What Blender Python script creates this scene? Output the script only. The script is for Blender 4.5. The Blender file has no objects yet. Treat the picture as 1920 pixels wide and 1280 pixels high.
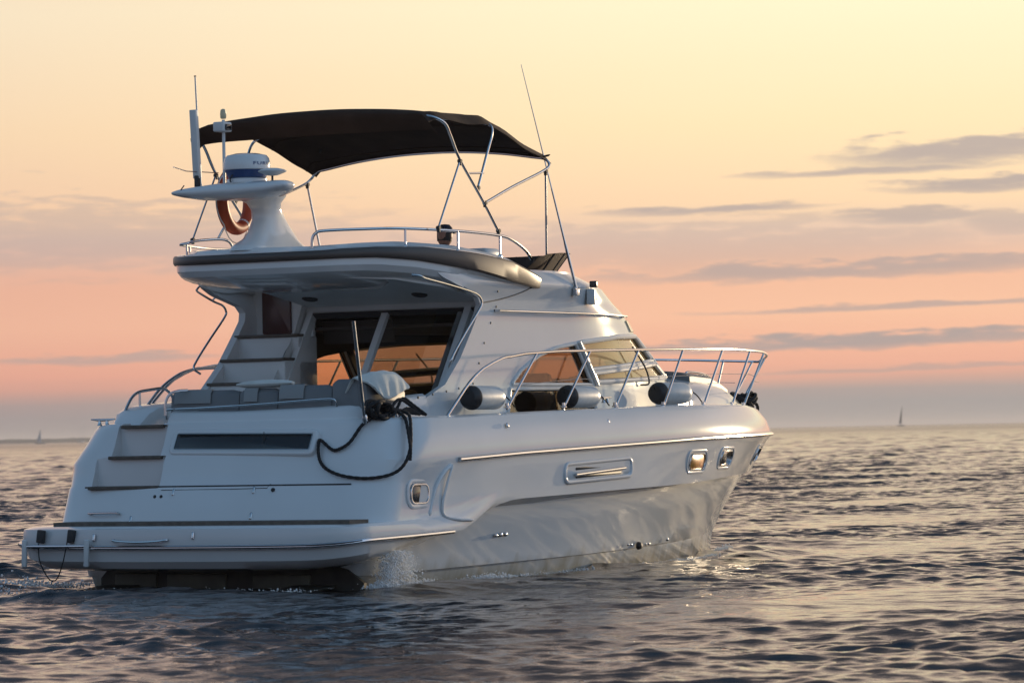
import bpy, bmesh, math, random
import numpy as np
from mathutils import Vector, Matrix

R = math.radians
random.seed(7)
rng = np.random.default_rng(11)

# ------------------------------------------------------------------ camera
scene = bpy.context.scene
SUN_AZ, SUN_EL = 36.0, 4.0           # degrees clockwise from +Y (the view direction), above horizon
_cam = bpy.data.cameras.new("camera")
cam = bpy.data.objects.new("camera", _cam)
scene.collection.objects.link(cam)
scene.camera = cam
_cam.sensor_width = 36.0
_cam.lens = 36.0 * 7610 / 1920
_cam.clip_start, _cam.clip_end = 0.5, 60000
_roll = math.atan(39 / 1920)
_pitch = math.atan(170.5 * math.cos(_roll) / 7610)
_f = Vector((0, math.cos(_pitch), math.sin(_pitch)))
_r0 = Vector((1, 0, 0)); _u0 = _r0.cross(_f)
_r = math.cos(_roll) * _r0 - math.sin(_roll) * _u0
_u = math.sin(_roll) * _r0 + math.cos(_roll) * _u0
_m = Matrix((_r, _u, -_f)).transposed().to_4x4()
_m.translation = Vector((0, 0, 1.5))
cam.matrix_world = _m
_cam.dof.use_dof = True
_cam.dof.focus_distance = 43.0
_cam.dof.aperture_fstop = 5.6

# ------------------------------------------------------------------ sky
def build_world():
    w = bpy.data.worlds.new("World"); scene.world = w; w.use_nodes = True
    nt = w.node_tree; N = nt.nodes; Lk = nt.links; N.clear()
    def nd(t, **k):
        n = N.new(t)
        for a, b in k.items(): setattr(n, a, b)
        return n
    def M(op, a, b=None, c=None, clamp=False):
        n = nd("ShaderNodeMath", operation=op, use_clamp=clamp)
        for i, v in enumerate((a, b, c)):
            if v is None: continue
            if isinstance(v, (int, float)): n.inputs[i].default_value = v
            else: Lk.new(v, n.inputs[i])
        return n.outputs[0]
    def ramp(fac, stops, interp='LINEAR'):
        n = nd("ShaderNodeValToRGB"); cr = n.color_ramp; cr.interpolation = interp
        while len(cr.elements) < len(stops): cr.elements.new(0.5)
        for e, (p, c) in zip(cr.elements, stops):
            e.position = p; e.color = (*lin(c), 1)
        Lk.new(fac, n.inputs[0]); return n.outputs[0]
    def mix(f, a, b, mode='MIX'):
        n = nd("ShaderNodeMix", data_type='RGBA', blend_type=mode)
        for s, v in ((n.inputs[0], f), (n.inputs[6], a), (n.inputs[7], b)):
            if isinstance(v, (int, float)): s.default_value = v
            elif isinstance(v, tuple): s.default_value = (*v, 1)
            else: Lk.new(v, s)
        return n.outputs[2]
    tc = nd("ShaderNodeTexCoord"); sep = nd("ShaderNodeSeparateXYZ"); Lk.new(tc.outputs['Generated'], sep.inputs[0])
    X, Y, Z = sep.outputs
    el = M('MULTIPLY', M('ARCSINE', Z), 57.2958)                    # elevation, degrees
    az = M('MULTIPLY', M('ARCTAN2', X, Y), 57.2958)                 # azimuth from +Y, degrees
    sky = nd("ShaderNodeTexSky", sky_type='NISHITA', sun_disc=False)
    sky.sun_elevation = R(SUN_EL); sky.sun_rotation = R(SUN_AZ)
    sky.altitude = 0; sky.air_density = 1.0; sky.dust_density = 1.5; sky.ozone_density = 2.0
    nish = mix(1.0, sky.outputs[0], (NISH, NISH, NISH), 'MULTIPLY')
    # sunset veil near the horizon (colours by elevation, 0..14 degrees)
    f = M('DIVIDE', el, 14.0, clamp=True); EM = 45.0
    nz = nd("ShaderNodeTexNoise"); nz.inputs['Scale'].default_value = 1.0; nz.inputs['Detail'].default_value = 5
    cmb = nd("ShaderNodeCombineXYZ")
    Lk.new(M('MULTIPLY', az, 0.16), cmb.inputs[0]); Lk.new(M('MULTIPLY', el, 1.7), cmb.inputs[1]); Lk.new(cmb.outputs[0], nz.inputs['Vector'])
    wob = M('SUBTRACT', nz.outputs[0], 0.5)
    elw = M('ADD', el, M('MULTIPLY', wob, 0.22))
    fw = M('DIVIDE', elw, EM, clamp=True)
    warm = ramp(fw, [(0.0, WARM[0]), *[(e / EM, c) for e, c in WARM[1]]])
    # away from the sun the belt is bluish mauve
    cool = ramp(f, [(0, (138, 140, 150)), (.12, (168, 164, 174)), (.35, (160, 174, 198)), (1, (144, 168, 202))])
    # angular distance to the sun azimuth -> 0..1
    daz = M('ABSOLUTE', M('SUBTRACT', az, SUN_AZ - 11))
    daz = M('MINIMUM', daz, M('SUBTRACT', 360.0, daz))
    s = nd("ShaderNodeMapRange", interpolation_type='SMOOTHSTEP'); Lk.new(daz, s.inputs[0])
    s.inputs[1].default_value = 22; s.inputs[2].default_value = 78; s.inputs[3].default_value = 1; s.inputs[4].default_value = 0
    belt = mix(s.outputs[0], cool, warm)
    b2 = nd("ShaderNodeMapRange", interpolation_type='SMOOTHSTEP'); Lk.new(daz, b2.inputs[0])
    b2.inputs[1].default_value = 0; b2.inputs[2].default_value = 60; b2.inputs[3].default_value = 1.08; b2.inputs[4].default_value = .97
    belt = mix(1.0, belt, rgbv(nd, Lk, b2.outputs[0]), 'MULTIPLY')
    lf = nd("ShaderNodeMapRange", interpolation_type='SMOOTHSTEP'); Lk.new(az, lf.inputs[0])          # peachier away from the sun, yellower towards it
    lf.inputs[1].default_value = -9; lf.inputs[2].default_value = 6; lf.inputs[3].default_value = 0; lf.inputs[4].default_value = 1
    belt = mix(1.0, belt, mix(lf.outputs[0], (1.0, .91, .90), (1.04, 1.03, 1.0)), 'MULTIPLY')
    # streak clouds: (azimuth, elevation, half length, half height, tilt, strength)
    px = lambda x, y: ((x - 960) / 7610 * 57.2958, (811 - 0.0203 * (x - 960) - y) / 7610 * 57.2958)
    nz2 = nd("ShaderNodeTexNoise"); nz2.inputs['Scale'].default_value = 1.0; nz2.inputs['Detail'].default_value = 6; nz2.inputs['Roughness'].default_value = .55
    cm2 = nd("ShaderNodeCombineXYZ"); Lk.new(M('MULTIPLY', az, 1.1), cm2.inputs[0]); Lk.new(M('MULTIPLY', el, 6.5), cm2.inputs[1]); Lk.new(cm2.outputs[0], nz2.inputs['Vector'])
    n2 = M('SUBTRACT', nz2.outputs[0], 0.5)
    tot = None
    for (cx, cy, hx, hy, slope, st) in STREAKS:
        a0, e0 = px(cx, cy); la = hx / 7610 * 57.3; le = hy / 7610 * 57.3
        da = M('SUBTRACT', az, a0)
        de = M('SUBTRACT', M('SUBTRACT', el, e0), M('MULTIPLY', da, slope))
        de = M('ADD', de, M('MULTIPLY', n2, le * 3.4))
        q = M('ADD', M('POWER', M('ABSOLUTE', M('DIVIDE', da, la)), 2.0), M('POWER', M('ABSOLUTE', M('DIVIDE', de, le)), 2.0))
        q = M('ADD', q, M('MULTIPLY', n2, 2.6))
        m = nd("ShaderNodeMapRange", interpolation_type='SMOOTHSTEP'); Lk.new(q, m.inputs[0])
        m.inputs[1].default_value = 0.0; m.inputs[2].default_value = 1.9; m.inputs[3].default_value = st; m.inputs[4].default_value = 0
        tot = m.outputs[0] if tot is None else M('MAXIMUM', tot, m.outputs[0])
    cl = mix(M('DIVIDE', el, 4.5, clamp=True), lin((168, 158, 155)), lin((186, 172, 168)))
    belt = mix(tot, belt, cl)
    # blend into the clear sky above
    u = nd("ShaderNodeMapRange", interpolation_type='SMOOTHSTEP'); Lk.new(el, u.inputs[0])
    u.inputs[1].default_value = 9; u.inputs[2].default_value = 26; u.inputs[3].default_value = 1; u.inputs[4].default_value = 0
    u2 = nd("ShaderNodeMapRange", interpolation_type='SMOOTHSTEP'); Lk.new(el, u2.inputs[0])
    u2.inputs[1].default_value = 26; u2.inputs[2].default_value = 58; u2.inputs[3].default_value = 1; u2.inputs[4].default_value = 0
    uu = M('ADD', M('MULTIPLY', u.outputs[0], M('SUBTRACT', 1.0, s.outputs[0])), M('MULTIPLY', u2.outputs[0], s.outputs[0]))
    col = mix(uu, nish, belt)
    # added boost: sky abeam to the right is brightened to light the starboard side
    dr_ = M('ABSOLUTE', M('SUBTRACT', az, 92.0))
    b3 = nd("ShaderNodeMapRange", interpolation_type='SMOOTHSTEP'); Lk.new(dr_, b3.inputs[0])
    b3.inputs[1].default_value = 18; b3.inputs[2].default_value = 78; b3.inputs[3].default_value = 1.75; b3.inputs[4].default_value = 1.0
    col = mix(1.0, col, rgbv(nd, Lk, b3.outputs[0]), 'MULTIPLY')
    bg = nd("ShaderNodeBackground"); Lk.new(col, bg.inputs[0]); bg.inputs[1].default_value = 1.0
    out = nd("ShaderNodeOutputWorld"); Lk.new(bg.outputs[0], out.inputs[0])

def rgbv(nd, Lk, v):
    n = nd("ShaderNodeCombineXYZ")
    for i in range(3): Lk.new(v, n.inputs[i])
    return n.outputs[0]

def lin(c):
    return tuple(((v / 255) / 12.92 if v / 255 <= .04045 else ((v / 255 + .055) / 1.055) ** 2.4) for v in c)

NISH = 0.36
HAZE = 1.1e-4
WARM = ((150, 147, 148), [(.50, (160, 153, 152)), (.68, (218, 166, 147)), (.9, (238, 175, 149)), (1.6, (245, 192, 160)),
        (2.2, (240, 188, 158)), (2.75, (228, 198, 178)), (3.15, (249, 215, 177)), (4.3, (255, 230, 186)), (6.0, (255, 243, 206)), (8.5, (253, 224, 196)), (14.0, (224, 201, 188)), (21, (130, 124, 126)), (45, (62, 68, 82))])
STREAKS = [(1820, 285, 230, 26, .045, .85), (1640, 322, 230, 8, .02, .8), (1850, 348, 180, 14, .02, .85), (1340, 393, 200, 8, .02, .8),
           (1720, 406, 150, 13, .0, .7), (1900, 420, 90, 20, 0, .5), (1600, 505, 430, 17, .02, .75), (1760, 495, 260, 14, .02, .7), (1680, 575, 330, 6, .02, .7),
           (1600, 640, 440, 14, .02, .9), (1800, 632, 300, 13, .02, .8), (200, 674, 190, 9, .01, .65), (1720, 690, 280, 5, .02, .5),
           (120, 445, 520, 60, .0, .45), (1300, 460, 560, 45, .0, .35)]
build_world()

sun = bpy.data.lights.new("sun", 'SUN'); sun.energy = 3.4; sun.angle = R(0.6); sun.color = (1.0, .77, .50)
so = bpy.data.objects.new("sun", sun); scene.collection.objects.link(so)
_sd = Vector((math.sin(R(SUN_AZ)) * math.cos(R(SUN_EL)), math.cos(R(SUN_AZ)) * math.cos(R(SUN_EL)), math.sin(R(SUN_EL))))
so.rotation_euler = _sd.to_track_quat('Z', 'Y').to_euler()
scene.view_settings.view_transform = 'Standard'; scene.view_settings.look = 'None'
scene.view_settings.exposure = 0.0; scene.view_settings.gamma = 1.0
scene.render.engine = 'CYCLES'
scene.cycles.max_bounces = 10; scene.cycles.transparent_max_bounces = 12
scene.cycles.caustics_reflective = False; scene.cycles.caustics_refractive = False

# ------------------------------------------------------------------ materials
def mat(name, col, rough=.5, metal=0.0, bump=None, var=None, spec=None, coat=0.0, alpha=None, sheen=0.0):
    m = bpy.data.materials.new(name); m.use_nodes = True
    nt = m.node_tree; b = nt.nodes["Principled BSDF"]
    b.inputs['Base Color'].default_value = (*col, 1); b.inputs['Roughness'].default_value = rough; b.inputs['Metallic'].default_value = metal
    if spec is not None: b.inputs['Specular IOR Level'].default_value = spec
    b.inputs['Coat Weight'].default_value = coat; b.inputs['Coat Roughness'].default_value = .05
    b.inputs['Sheen Weight'].default_value = sheen
    tc = nt.nodes.new("ShaderNodeTexCoord")
    if var:   # (scale, amount): slow uneven tone like age and dirt
        n = nt.nodes.new("ShaderNodeTexNoise"); n.inputs['Scale'].default_value = var[0]; n.inputs['Detail'].default_value = 6
        nt.links.new(tc.outputs['Object'], n.inputs['Vector'])
        r = nt.nodes.new("ShaderNodeMapRange"); r.inputs[1].default_value = .3; r.inputs[2].default_value = .7
        r.inputs[3].default_value = 1 - var[1]; r.inputs[4].default_value = 1 + var[1] * .3
        nt.links.new(n.outputs[0], r.inputs[0])
        x = nt.nodes.new("ShaderNodeMix"); x.data_type = 'RGBA'; x.blend_type = 'MULTIPLY'; x.inputs[0].default_value = 1
        x.inputs[6].default_value = (*col, 1)
        c = nt.nodes.new("ShaderNodeCombineXYZ")
        for i in range(3): nt.links.new(r.outputs[0], c.inputs[i])
        nt.links.new(c.outputs[0], x.inputs[7]); nt.links.new(x.outputs[2], b.inputs['Base Color'])
    if bump:  # (scale, strength, distance)
        n = nt.nodes.new("ShaderNodeTexNoise"); n.inputs['Scale'].default_value = bump[0]; n.inputs['Detail'].default_value = 4
        nt.links.new(tc.outputs['Object'], n.inputs['Vector'])
        k = nt.nodes.new("ShaderNodeBump"); k.inputs['Strength'].default_value = bump[1]; k.inputs['Distance'].default_value = bump[2]
        nt.links.new(n.outputs[0], k.inputs['Height']); nt.links.new(k.outputs[0], b.inputs['Normal'])
    return m

def glass_mat(name, tint, gloss=.08, veil=None):
    m = bpy.data.materials.new(name); m.use_nodes = True
    nt = m.node_tree; nt.nodes.clear()
    t = nt.nodes.new("ShaderNodeBsdfTransparent"); t.inputs[0].default_value = (*tint, 1)
    g = nt.nodes.new("ShaderNodeBsdfGlossy"); g.inputs['Roughness'].default_value = .02; g.inputs[0].default_value = (.9, .9, .9, 1)
    lw = nt.nodes.new("ShaderNodeLayerWeight"); lw.inputs[0].default_value = .5      # both faces of a thin pane reflect alike
    p_ = nt.nodes.new("ShaderNodeMath"); p_.operation = 'POWER'; p_.inputs[1].default_value = 4.5; nt.links.new(lw.outputs['Facing'], p_.inputs[0])
    fr = nt.nodes.new("ShaderNodeMath"); fr.operation = 'MULTIPLY_ADD'; fr.inputs[1].default_value = .9; fr.inputs[2].default_value = .035; nt.links.new(p_.outputs[0], fr.inputs[0])
    mx = nt.nodes.new("ShaderNodeMixShader"); o = nt.nodes.new("ShaderNodeOutputMaterial")
    src = t.outputs[0]
    if veil:
        d = nt.nodes.new("ShaderNodeBsdfDiffuse"); d.inputs[0].default_value = (*veil[0], 1)
        m2 = nt.nodes.new("ShaderNodeMixShader"); m2.inputs[0].default_value = veil[1]
        nt.links.new(t.outputs[0], m2.inputs[1]); nt.links.new(d.outputs[0], m2.inputs[2]); src = m2.outputs[0]
    nt.links.new(fr.outputs[0], mx.inputs[0]); nt.links.new(src, mx.inputs[1]); nt.links.new(g.outputs[0], mx.inputs[2]); nt.links.new(mx.outputs[0], o.inputs[0])
    return m

GEL = mat("white_gelcoat", (.715, .72, .715), .10, bump=(1.3, .06, .05), var=(.9, .06), coat=.2)
GEL2 = mat("matt_white_moulding", (.66, .67, .66), .4, bump=(3, .05, .01), var=(2, .07))
STEEL = mat("stainless_steel", (.62, .62, .63), .16, 1.0, bump=(40, .05, .002))
BROWN = mat("brown_painted_band", (.062, .047, .040), .36, bump=(2, .05, .02), var=(2.5, .12))
BRWOOD = mat("brown_screen_panel", (.030, .014, .009), .65, var=(3, .3), spec=.15)
CANVAS = mat("dark_brown_canvas", (.055, .034, .025), .92, bump=(9, .35, .02), var=(3, .25), spec=.15)
TEAK = mat("weathered_teak", (.12, .095, .075), .7, bump=(60, .4, .003), var=(12, .35))
BLACK = mat("black_rubber", (.012, .012, .014), .55, bump=(40, .2, .002))
ROPE = mat("black_braided_rope", (.010, .010, .012), .85, bump=(120, .8, .004))
DARKIN = mat("dark_saloon_trim", (.035, .024, .017), .55, var=(4, .3))
GLASS = glass_mat("brown_tinted_glass", (.84, .67, .50))
DOORGL = glass_mat("door_glass", (.95, .90, .82))
DGLASS = mat("dark_window_glass", (.012, .014, .016), .06, coat=.3)
VINYL = mat("grey_vinyl_upholstery", (.165, .17, .175), .55, bump=(25, .2, .003), var=(5, .1))
FABRIC = mat("white_terry_towel", (.62, .64, .60), .95, bump=(60, .6, .006), var=(8, .12), sheen=.3)
FEND = mat("white_fender_vinyl", (.62, .65, .65), .36, bump=(9, .25, .006), var=(7, .16))
ORANGE = mat("orange_ring_cover", (.42, .06, .012), .5, var=(6, .2))
BLUEP = mat("blue_plastic", (.03, .07, .19), .4)
CREAM = mat("cream_light_cover", (.65, .55, .35), .4)
BOTTOM = mat("underwater_hull_paint", (.20, .21, .17), .45, var=(3, .3))
SEAL = mat("dark_rubber_seal", (.03, .03, .032), .6)
SKIN = mat("tanned_skin", (.30, .14, .09), .5)
NAVY = mat("navy_cloth", (.02, .025, .05), .9)
HAIR = mat("dark_hair", (.02, .012, .008), .7)

# ------------------------------------------------------------------ mesh helpers
col = scene.collection
def mk(name, V, F, m, parent=None, smooth=True, ang=35, loc=None):
    me = bpy.data.meshes.new(name)
    me.from_pydata([tuple(map(float, v)) for v in V], [], [tuple(int(i) for i in f) for f in F])
    me.materials.append(m); me.update()
    bm = bmesh.new(); bm.from_mesh(me); bmesh.ops.recalc_face_normals(bm, faces=bm.faces); bm.to_mesh(me); bm.free()
    if smooth:
        me.polygons.foreach_set("use_smooth", [True] * len(me.polygons))
        me.set_sharp_from_angle(angle=R(ang))
    o = bpy.data.objects.new(name, me); col.objects.link(o)
    if parent is not None: o.parent = parent
    if loc is not None: o.location = loc
    return o

class MB:
    """collects shapes into one mesh"""
    def __init__(s): s.V = []; s.F = []
    def add(s, V, F):
        k = len(s.V); s.V += [tuple(map(float, v)) for v in V]; s.F += [tuple(int(i) + k for i in f) for f in F]; return s
    def grid(s, G, closed_u=False, cap0=False, cap1=False):
        """G[u][v] points; v rows are open unless closed_u"""
        G = np.asarray(G, float); nu, nv = G.shape[:2]
        F = []
        for i in range(nu - 1):
            for j in range(nv if closed_u else nv - 1):
                j2 = (j + 1) % nv
                F.append((i * nv + j, i * nv + j2, (i + 1) * nv + j2, (i + 1) * nv + j))
        if cap0: F.append(tuple(range(nv))[::-1])
        if cap1: F.append(tuple((nu - 1) * nv + j for j in range(nv)))
        return s.add(G.reshape(-1, 3), F)
    def box(s, c, d, rot=None, bev=0.0):
        c = Vector(c); hx, hy, hz = (v / 2 for v in d)
        if bev <= 0:
            P = [Vector((x, y, z)) for z in (-hz, hz) for x, y in ((-hx, -hy), (hx, -hy), (hx, hy), (-hx, hy))]
            F = [(3, 2, 1, 0), (4, 5, 6, 7), (0, 1, 5, 4), (1, 2, 6, 5), (2, 3, 7, 6), (3, 0, 4, 7)]
        else:
            bm = bmesh.new(); bmesh.ops.create_cube(bm, size=1.0)
            for v in bm.verts: v.co = Vector((v.co.x * d[0], v.co.y * d[1], v.co.z * d[2]))
            bmesh.ops.bevel(bm, geom=list(bm.edges), offset=bev, segments=3, affect='EDGES', profile=.5)
            bm.verts.index_update(); P = [v.co.copy() for v in bm.verts]; F = [tuple(v.index for v in f.verts) for f in bm.faces]; bm.free()
        if rot is not None: P = [rot @ p for p in P]
        return s.add([c + p for p in P], F)
    def tube(s, pts, r, n=10, closed=False, caps=True, r_end=None):
        P = [Vector(p) for p in pts]; m = len(P)
        rr = [r] * m if not hasattr(r, '__len__') else list(r)
        T = []
        for i in range(m):
            a = P[(i - 1) % m] if (closed or i > 0) else P[i]; b = P[(i + 1) % m] if (closed or i < m - 1) else P[i]
            T.append((b - a).normalized())
        nrm = T[0].orthogonal().normalized(); G = []
        for i in range(m):
            if i: nrm = (T[i - 1].rotation_difference(T[i]) @ nrm)
            nrm = (nrm - T[i] * nrm.dot(T[i])).normalized(); bn = T[i].cross(nrm)
            G.append([P[i] + (nrm * math.cos(2 * math.pi * k / n) + bn * math.sin(2 * math.pi * k / n)) * rr[i] for k in range(n)])
        k0 = len(s.V); V = [p for g in G for p in g]; F = []
        for i in range(m if closed else m - 1):
            i2 = (i + 1) % m
            for k in range(n): F.append((i * n + k, i * n + (k + 1) % n, i2 * n + (k + 1) % n, i2 * n + k))
        if caps and not closed: F.append(tuple(range(n))[::-1]); F.append(tuple((m - 1) * n + k for k in range(n)))
        return s.add(V, F)
    def lathe(s, prof, c=(0, 0, 0), axis=(0, 0, 1), n=24):
        """prof [(r, h)] along axis from c"""
        a = Vector(axis).normalized(); u = a.orthogonal().normalized(); v = a.cross(u); c = Vector(c)
        G = [[c + a * h + (u * math.cos(2 * math.pi * k / n) + v * math.sin(2 * math.pi * k / n)) * max(r, 1e-4) for k in range(n)] for r, h in prof]
        return s.grid(G, True, True, True)
    def build(s, name, m, parent=None, smooth=True, ang=35): return mk(name, s.V, s.F, m, parent, smooth, ang)

def spl(pts, n=8, closed=False):
    """Catmull-Rom through points"""
    P = [Vector(p) for p in pts]; m = len(P); out = []
    for i in range(m if closed else m - 1):
        p0 = P[(i - 1) % m] if (closed or i > 0) else P[0] * 2 - P[1]
        p1, p2 = P[i], P[(i + 1) % m]
        p3 = P[(i + 2) % m] if (closed or i < m - 2) else P[-1] * 2 - P[-2]
        for k in range(n):
            t = k / n
            out.append(.5 * ((2 * p1) + (p2 - p0) * t + (2 * p0 - 5 * p1 + 4 * p2 - p3) * t * t + (3 * p1 - p0 - 3 * p2 + p3) * t ** 3))
    if not closed: out.append(P[-1])
    return out

def tb(name, pts, r, m, parent=None, smooth=0, n=10, closed=False):
    if smooth: pts = spl(pts, smooth, closed)
    return MB().tube(pts, r, n, closed).build(name, m, parent)

def empty(name, loc=(0, 0, 0), rz=0, parent=None):
    o = bpy.data.objects.new(name, None); col.objects.link(o); o.location = loc; o.rotation_euler = (0, 0, rz)
    o.empty_display_size = .2
    if parent: o.parent = parent
    return o
def tag(o, label=None, cat=None, group=None, kind=None):
    for k, v in (('label', label), ('category', cat), ('group', group), ('kind', kind)):
        if v: o[k] = v
    return o
def boolean(o, cutters, op='DIFFERENCE'):
    for c in cutters:
        c.parent = o.parent
        md = o.modifiers.new('b', 'BOOLEAN'); md.operation = op; md.object = c; md.solver = 'EXACT'
    bpy.context.view_layer.update()
    dg = bpy.context.evaluated_depsgraph_get()
    me = bpy.data.meshes.new_from_object(o.evaluated_get(dg)); old = o.data
    o.modifiers.clear(); o.data = me
    me.polygons.foreach_set("use_smooth", [True] * len(me.polygons)); me.set_sharp_from_angle(angle=R(30))
    for c in cutters: d = c.data; bpy.data.objects.remove(c); bpy.data.meshes.remove(d)
    return o
def prism(poly3, d, name='cut'):
    """closed prism: polygon (3D points) from poly+d[0] to poly+d[1] (vectors)"""
    a = [Vector(p) + Vector(d[0]) for p in poly3]; b = [Vector(p) + Vector(d[1]) for p in poly3]; n = len(a)
    F = [tuple(range(n))[::-1], tuple(range(n, 2 * n))] + [(i, (i + 1) % n, n + (i + 1) % n, n + i) for i in range(n)]
    o = mk(name, a + b, F, GEL, None, False)
    bm = bmesh.new(); bm.from_mesh(o.data); bmesh.ops.recalc_face_normals(bm, faces=bm.faces); bm.to_mesh(o.data); bm.free()
    return o
# ------------------------------------------------------------------ yacht shape functions (metres; x forward from transom, y port, z up from water)
def ip(x, xs, ys): return float(np.interp(x, xs, ys))
def sstep(a, b, x):
    t = min(1, max(0, (x - a) / (b - a))); return t * t * (3 - 2 * t)
def outline(xt, B, L, n, Rc, crown=.12, xm=4.5, taper=.10, ins=None, NA=12, NC=9, NS=64):
    """half plan outline from transom centre to bow tip, y>=0: list of (x, y)"""
    def bb(x):
        u = max(0.0, (x - xm) / (L - xm)); v = B * (1 - u ** n) - taper * (max(0, (4.5 - x)) / 5) ** 2
        if ins: v -= ins(x)
        return max(v, 0.0)
    xc = xt + crown; yb = bb(xc + Rc); out = []
    for i in range(NA):
        y = (yb - Rc) * i / NA; out.append((xt + crown * (y / yb) ** 2.5, y))
    x0 = xt + crown * ((yb - Rc) / yb) ** 2.5
    for i in range(NC):
        t = math.pi / 2 * i / NC
        out.append((x0 + Rc * (1 - math.cos(t)), yb - Rc + Rc * math.sin(t)))
    xs = x0 + Rc
    for i in range(NS + 1):
        t = i / NS; t = 1 - (1 - t) ** 1.25
        x = xs + (L - xs) * t; out.append((x, bb(x)))
    return out
KX = [-1.0, -.5, .5, 1.2, 1.5, 1.9, 2.15, 2.4, 4.7, 6.5, 7.8, 12]
KZ = [.17, .23, .35, .475, .57, .72, .80, .825, .87, .90, .94, 1.03]
def zk(x): return ip(x, KX, KZ)
def ab(x): return 1 - sstep(1.1, 2.3, x)      # 1 on the platform sponson, 0 on the plain side
def zrub(x): return ip(x, [-1, 1.13, 2.5, 4.5, 6.6, 8, 10, 12.2], [1.21, 1.24, 1.29, 1.34, 1.39, 1.41, 1.42, 1.43])
def ztop(x): return ip(x, [-.2, 1, 3.8, 5.7, 7.5, 9, 10.4, 11.4, 12], [1.65, 1.67, 1.72, 1.75, 1.77, 1.775, 1.76, 1.70, 1.62])
def zrail(x): return ip(x, [-1, -.5, .5, 1.25, 1.6, 2.2, 3, 12], [.45, .50, .52, .54, .64, .86, .92, 1.1])
def lerp(a, b, t): return a + (b - a) * t
def hull_rows():
    """rows of (x, y, z), bottom to top; f is the height between knuckle and rubbing strake forward, the other numbers shape the stern"""
    spec = [(-.06, -.35, 1.60, .45, 'u', .06), (-.03, -.66, 1.82, .50, 'u', 0), (0, -.82, 1.97, .52, 'u', .05), (.03, -.90, 2.06, .52, 'u', .13),
            (.12, -.94, 2.095, .52, 'r', -.01), (.2, -.95, 2.105, .52, 'r', .03), (.30, -.93, 2.09, .50, 'z', .63), (.40, -.84, 2.05, .48, 'z', .652),
            (.50, -.30, 2.04, .45, 'z', .662), (.56, -.285, 2.035, .45, 'z', .70), (.72, -.17, 2.03, .47, 'z', 1.015), (.80, -.135, 2.035, .48, 'z', 1.045)]
    rows = []
    def add(o, zf): rows.append([(x, y, zf(x)) for x, y in o])
    for k, (f, xt, Ba, Rc, mode, v) in enumerate(spec):
        ff = max(f, 0); B = lerp(2.055, 2.082, ff) - (.06 if k == 0 else .02 if k == 1 else 0); L = lerp(11.84, 12.18, ff) - (.06 if k == 0 else 0)
        def w(x, mode=mode): return ab(x) if mode in 'ur' else 1 - sstep(.1, 2.2, x)
        def ins(x, B=B, Ba=Ba, w=w): return (B - Ba) * w(x)
        def zf(x, f=ff, mode=mode, v=v, w=w):
            zs_ = lerp(zk(x), zrub(x), f); za = zk(x) + v if mode == 'u' else (zrail(x) + v if mode == 'r' else v)
            return lerp(zs_, za, w(x))
        add(outline(xt, B, L, lerp(2.15, 2.6, ff), Rc, ins=ins), zf)
    add(outline(-.075, 2.075, 12.19, 2.6, .55), lambda x: zrub(x) - .03)
    add(outline(-.06, 2.085, 12.20, 2.6, .56), lambda x: zrub(x) + .035)
    add(outline(.05, 2.055, 12.08, 2.6, .68), lambda x: lerp(zrub(x), ztop(x), .5))
    add(outline(.115, 2.01, 11.85, 2.6, .75), lambda x: lerp(zrub(x), ztop(x), .86))
    add(outline(.135, 1.985, 11.68, 2.6, .77), lambda x: lerp(zrub(x), ztop(x), .96))
    add(outline(.16, 1.94, 11.50, 2.6, .77), lambda x: ztop(x) + .008)
    add(outline(.30, 1.90, 11.42, 2.6, .70), lambda x: ztop(x) + .008)
    add(outline(.33, 1.87, 11.38, 2.6, .70), lambda x: ztop(x) - .03)
    add(outline(.35, 1.86, 11.36, 2.6, .70), lambda x: 1.5)
    return rows
def mirror_row(row):
    """(stb tip ... aft centre ... port tip) closed loop"""
    stb = [(x, -y, z) for x, y, z in row[::-1]]; port = row[1:-1]
    return stb + port
def lower_rows():
    rows = []
    def add(o, zf): rows.append([(x, y, zf(x)) for x, y in o])
    kw = dict(xm=3.5, taper=.06)
    add(outline(.0, 1.0, 10.2, 1.7, .2, crown=.0, **kw), lambda x: -.55)
    add(outline(.0, 1.60, 10.75, 1.75, .16, crown=.0, **kw), lambda x: -.08)
    add(outline(.0, 1.68, 10.85, 1.8, .16, crown=.0, **kw), lambda x: .13 + .01 * x)
    add(outline(.0, 1.72, 10.88, 1.8, .16, crown=.0, **kw), lambda x: .135 + .012 * x)
    add(outline(.0, 1.76, 11.08, 1.88, .16, crown=.0, **kw), lambda x: .32 + .012 * x)
    add(outline(.0, 1.83, 11.35, 2.0, .16, crown=.0, **kw), lambda x: .52 + .012 * x)
    add(outline(.0, 1.90, 11.70, 2.12, .16, crown=.0, **kw), lambda x: .80 + .01 * x)
    add(outline(.0, 1.90, 11.74, 2.12, .16, crown=.0, **kw), lambda x: .90 + .012 * x)
    return rows
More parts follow.
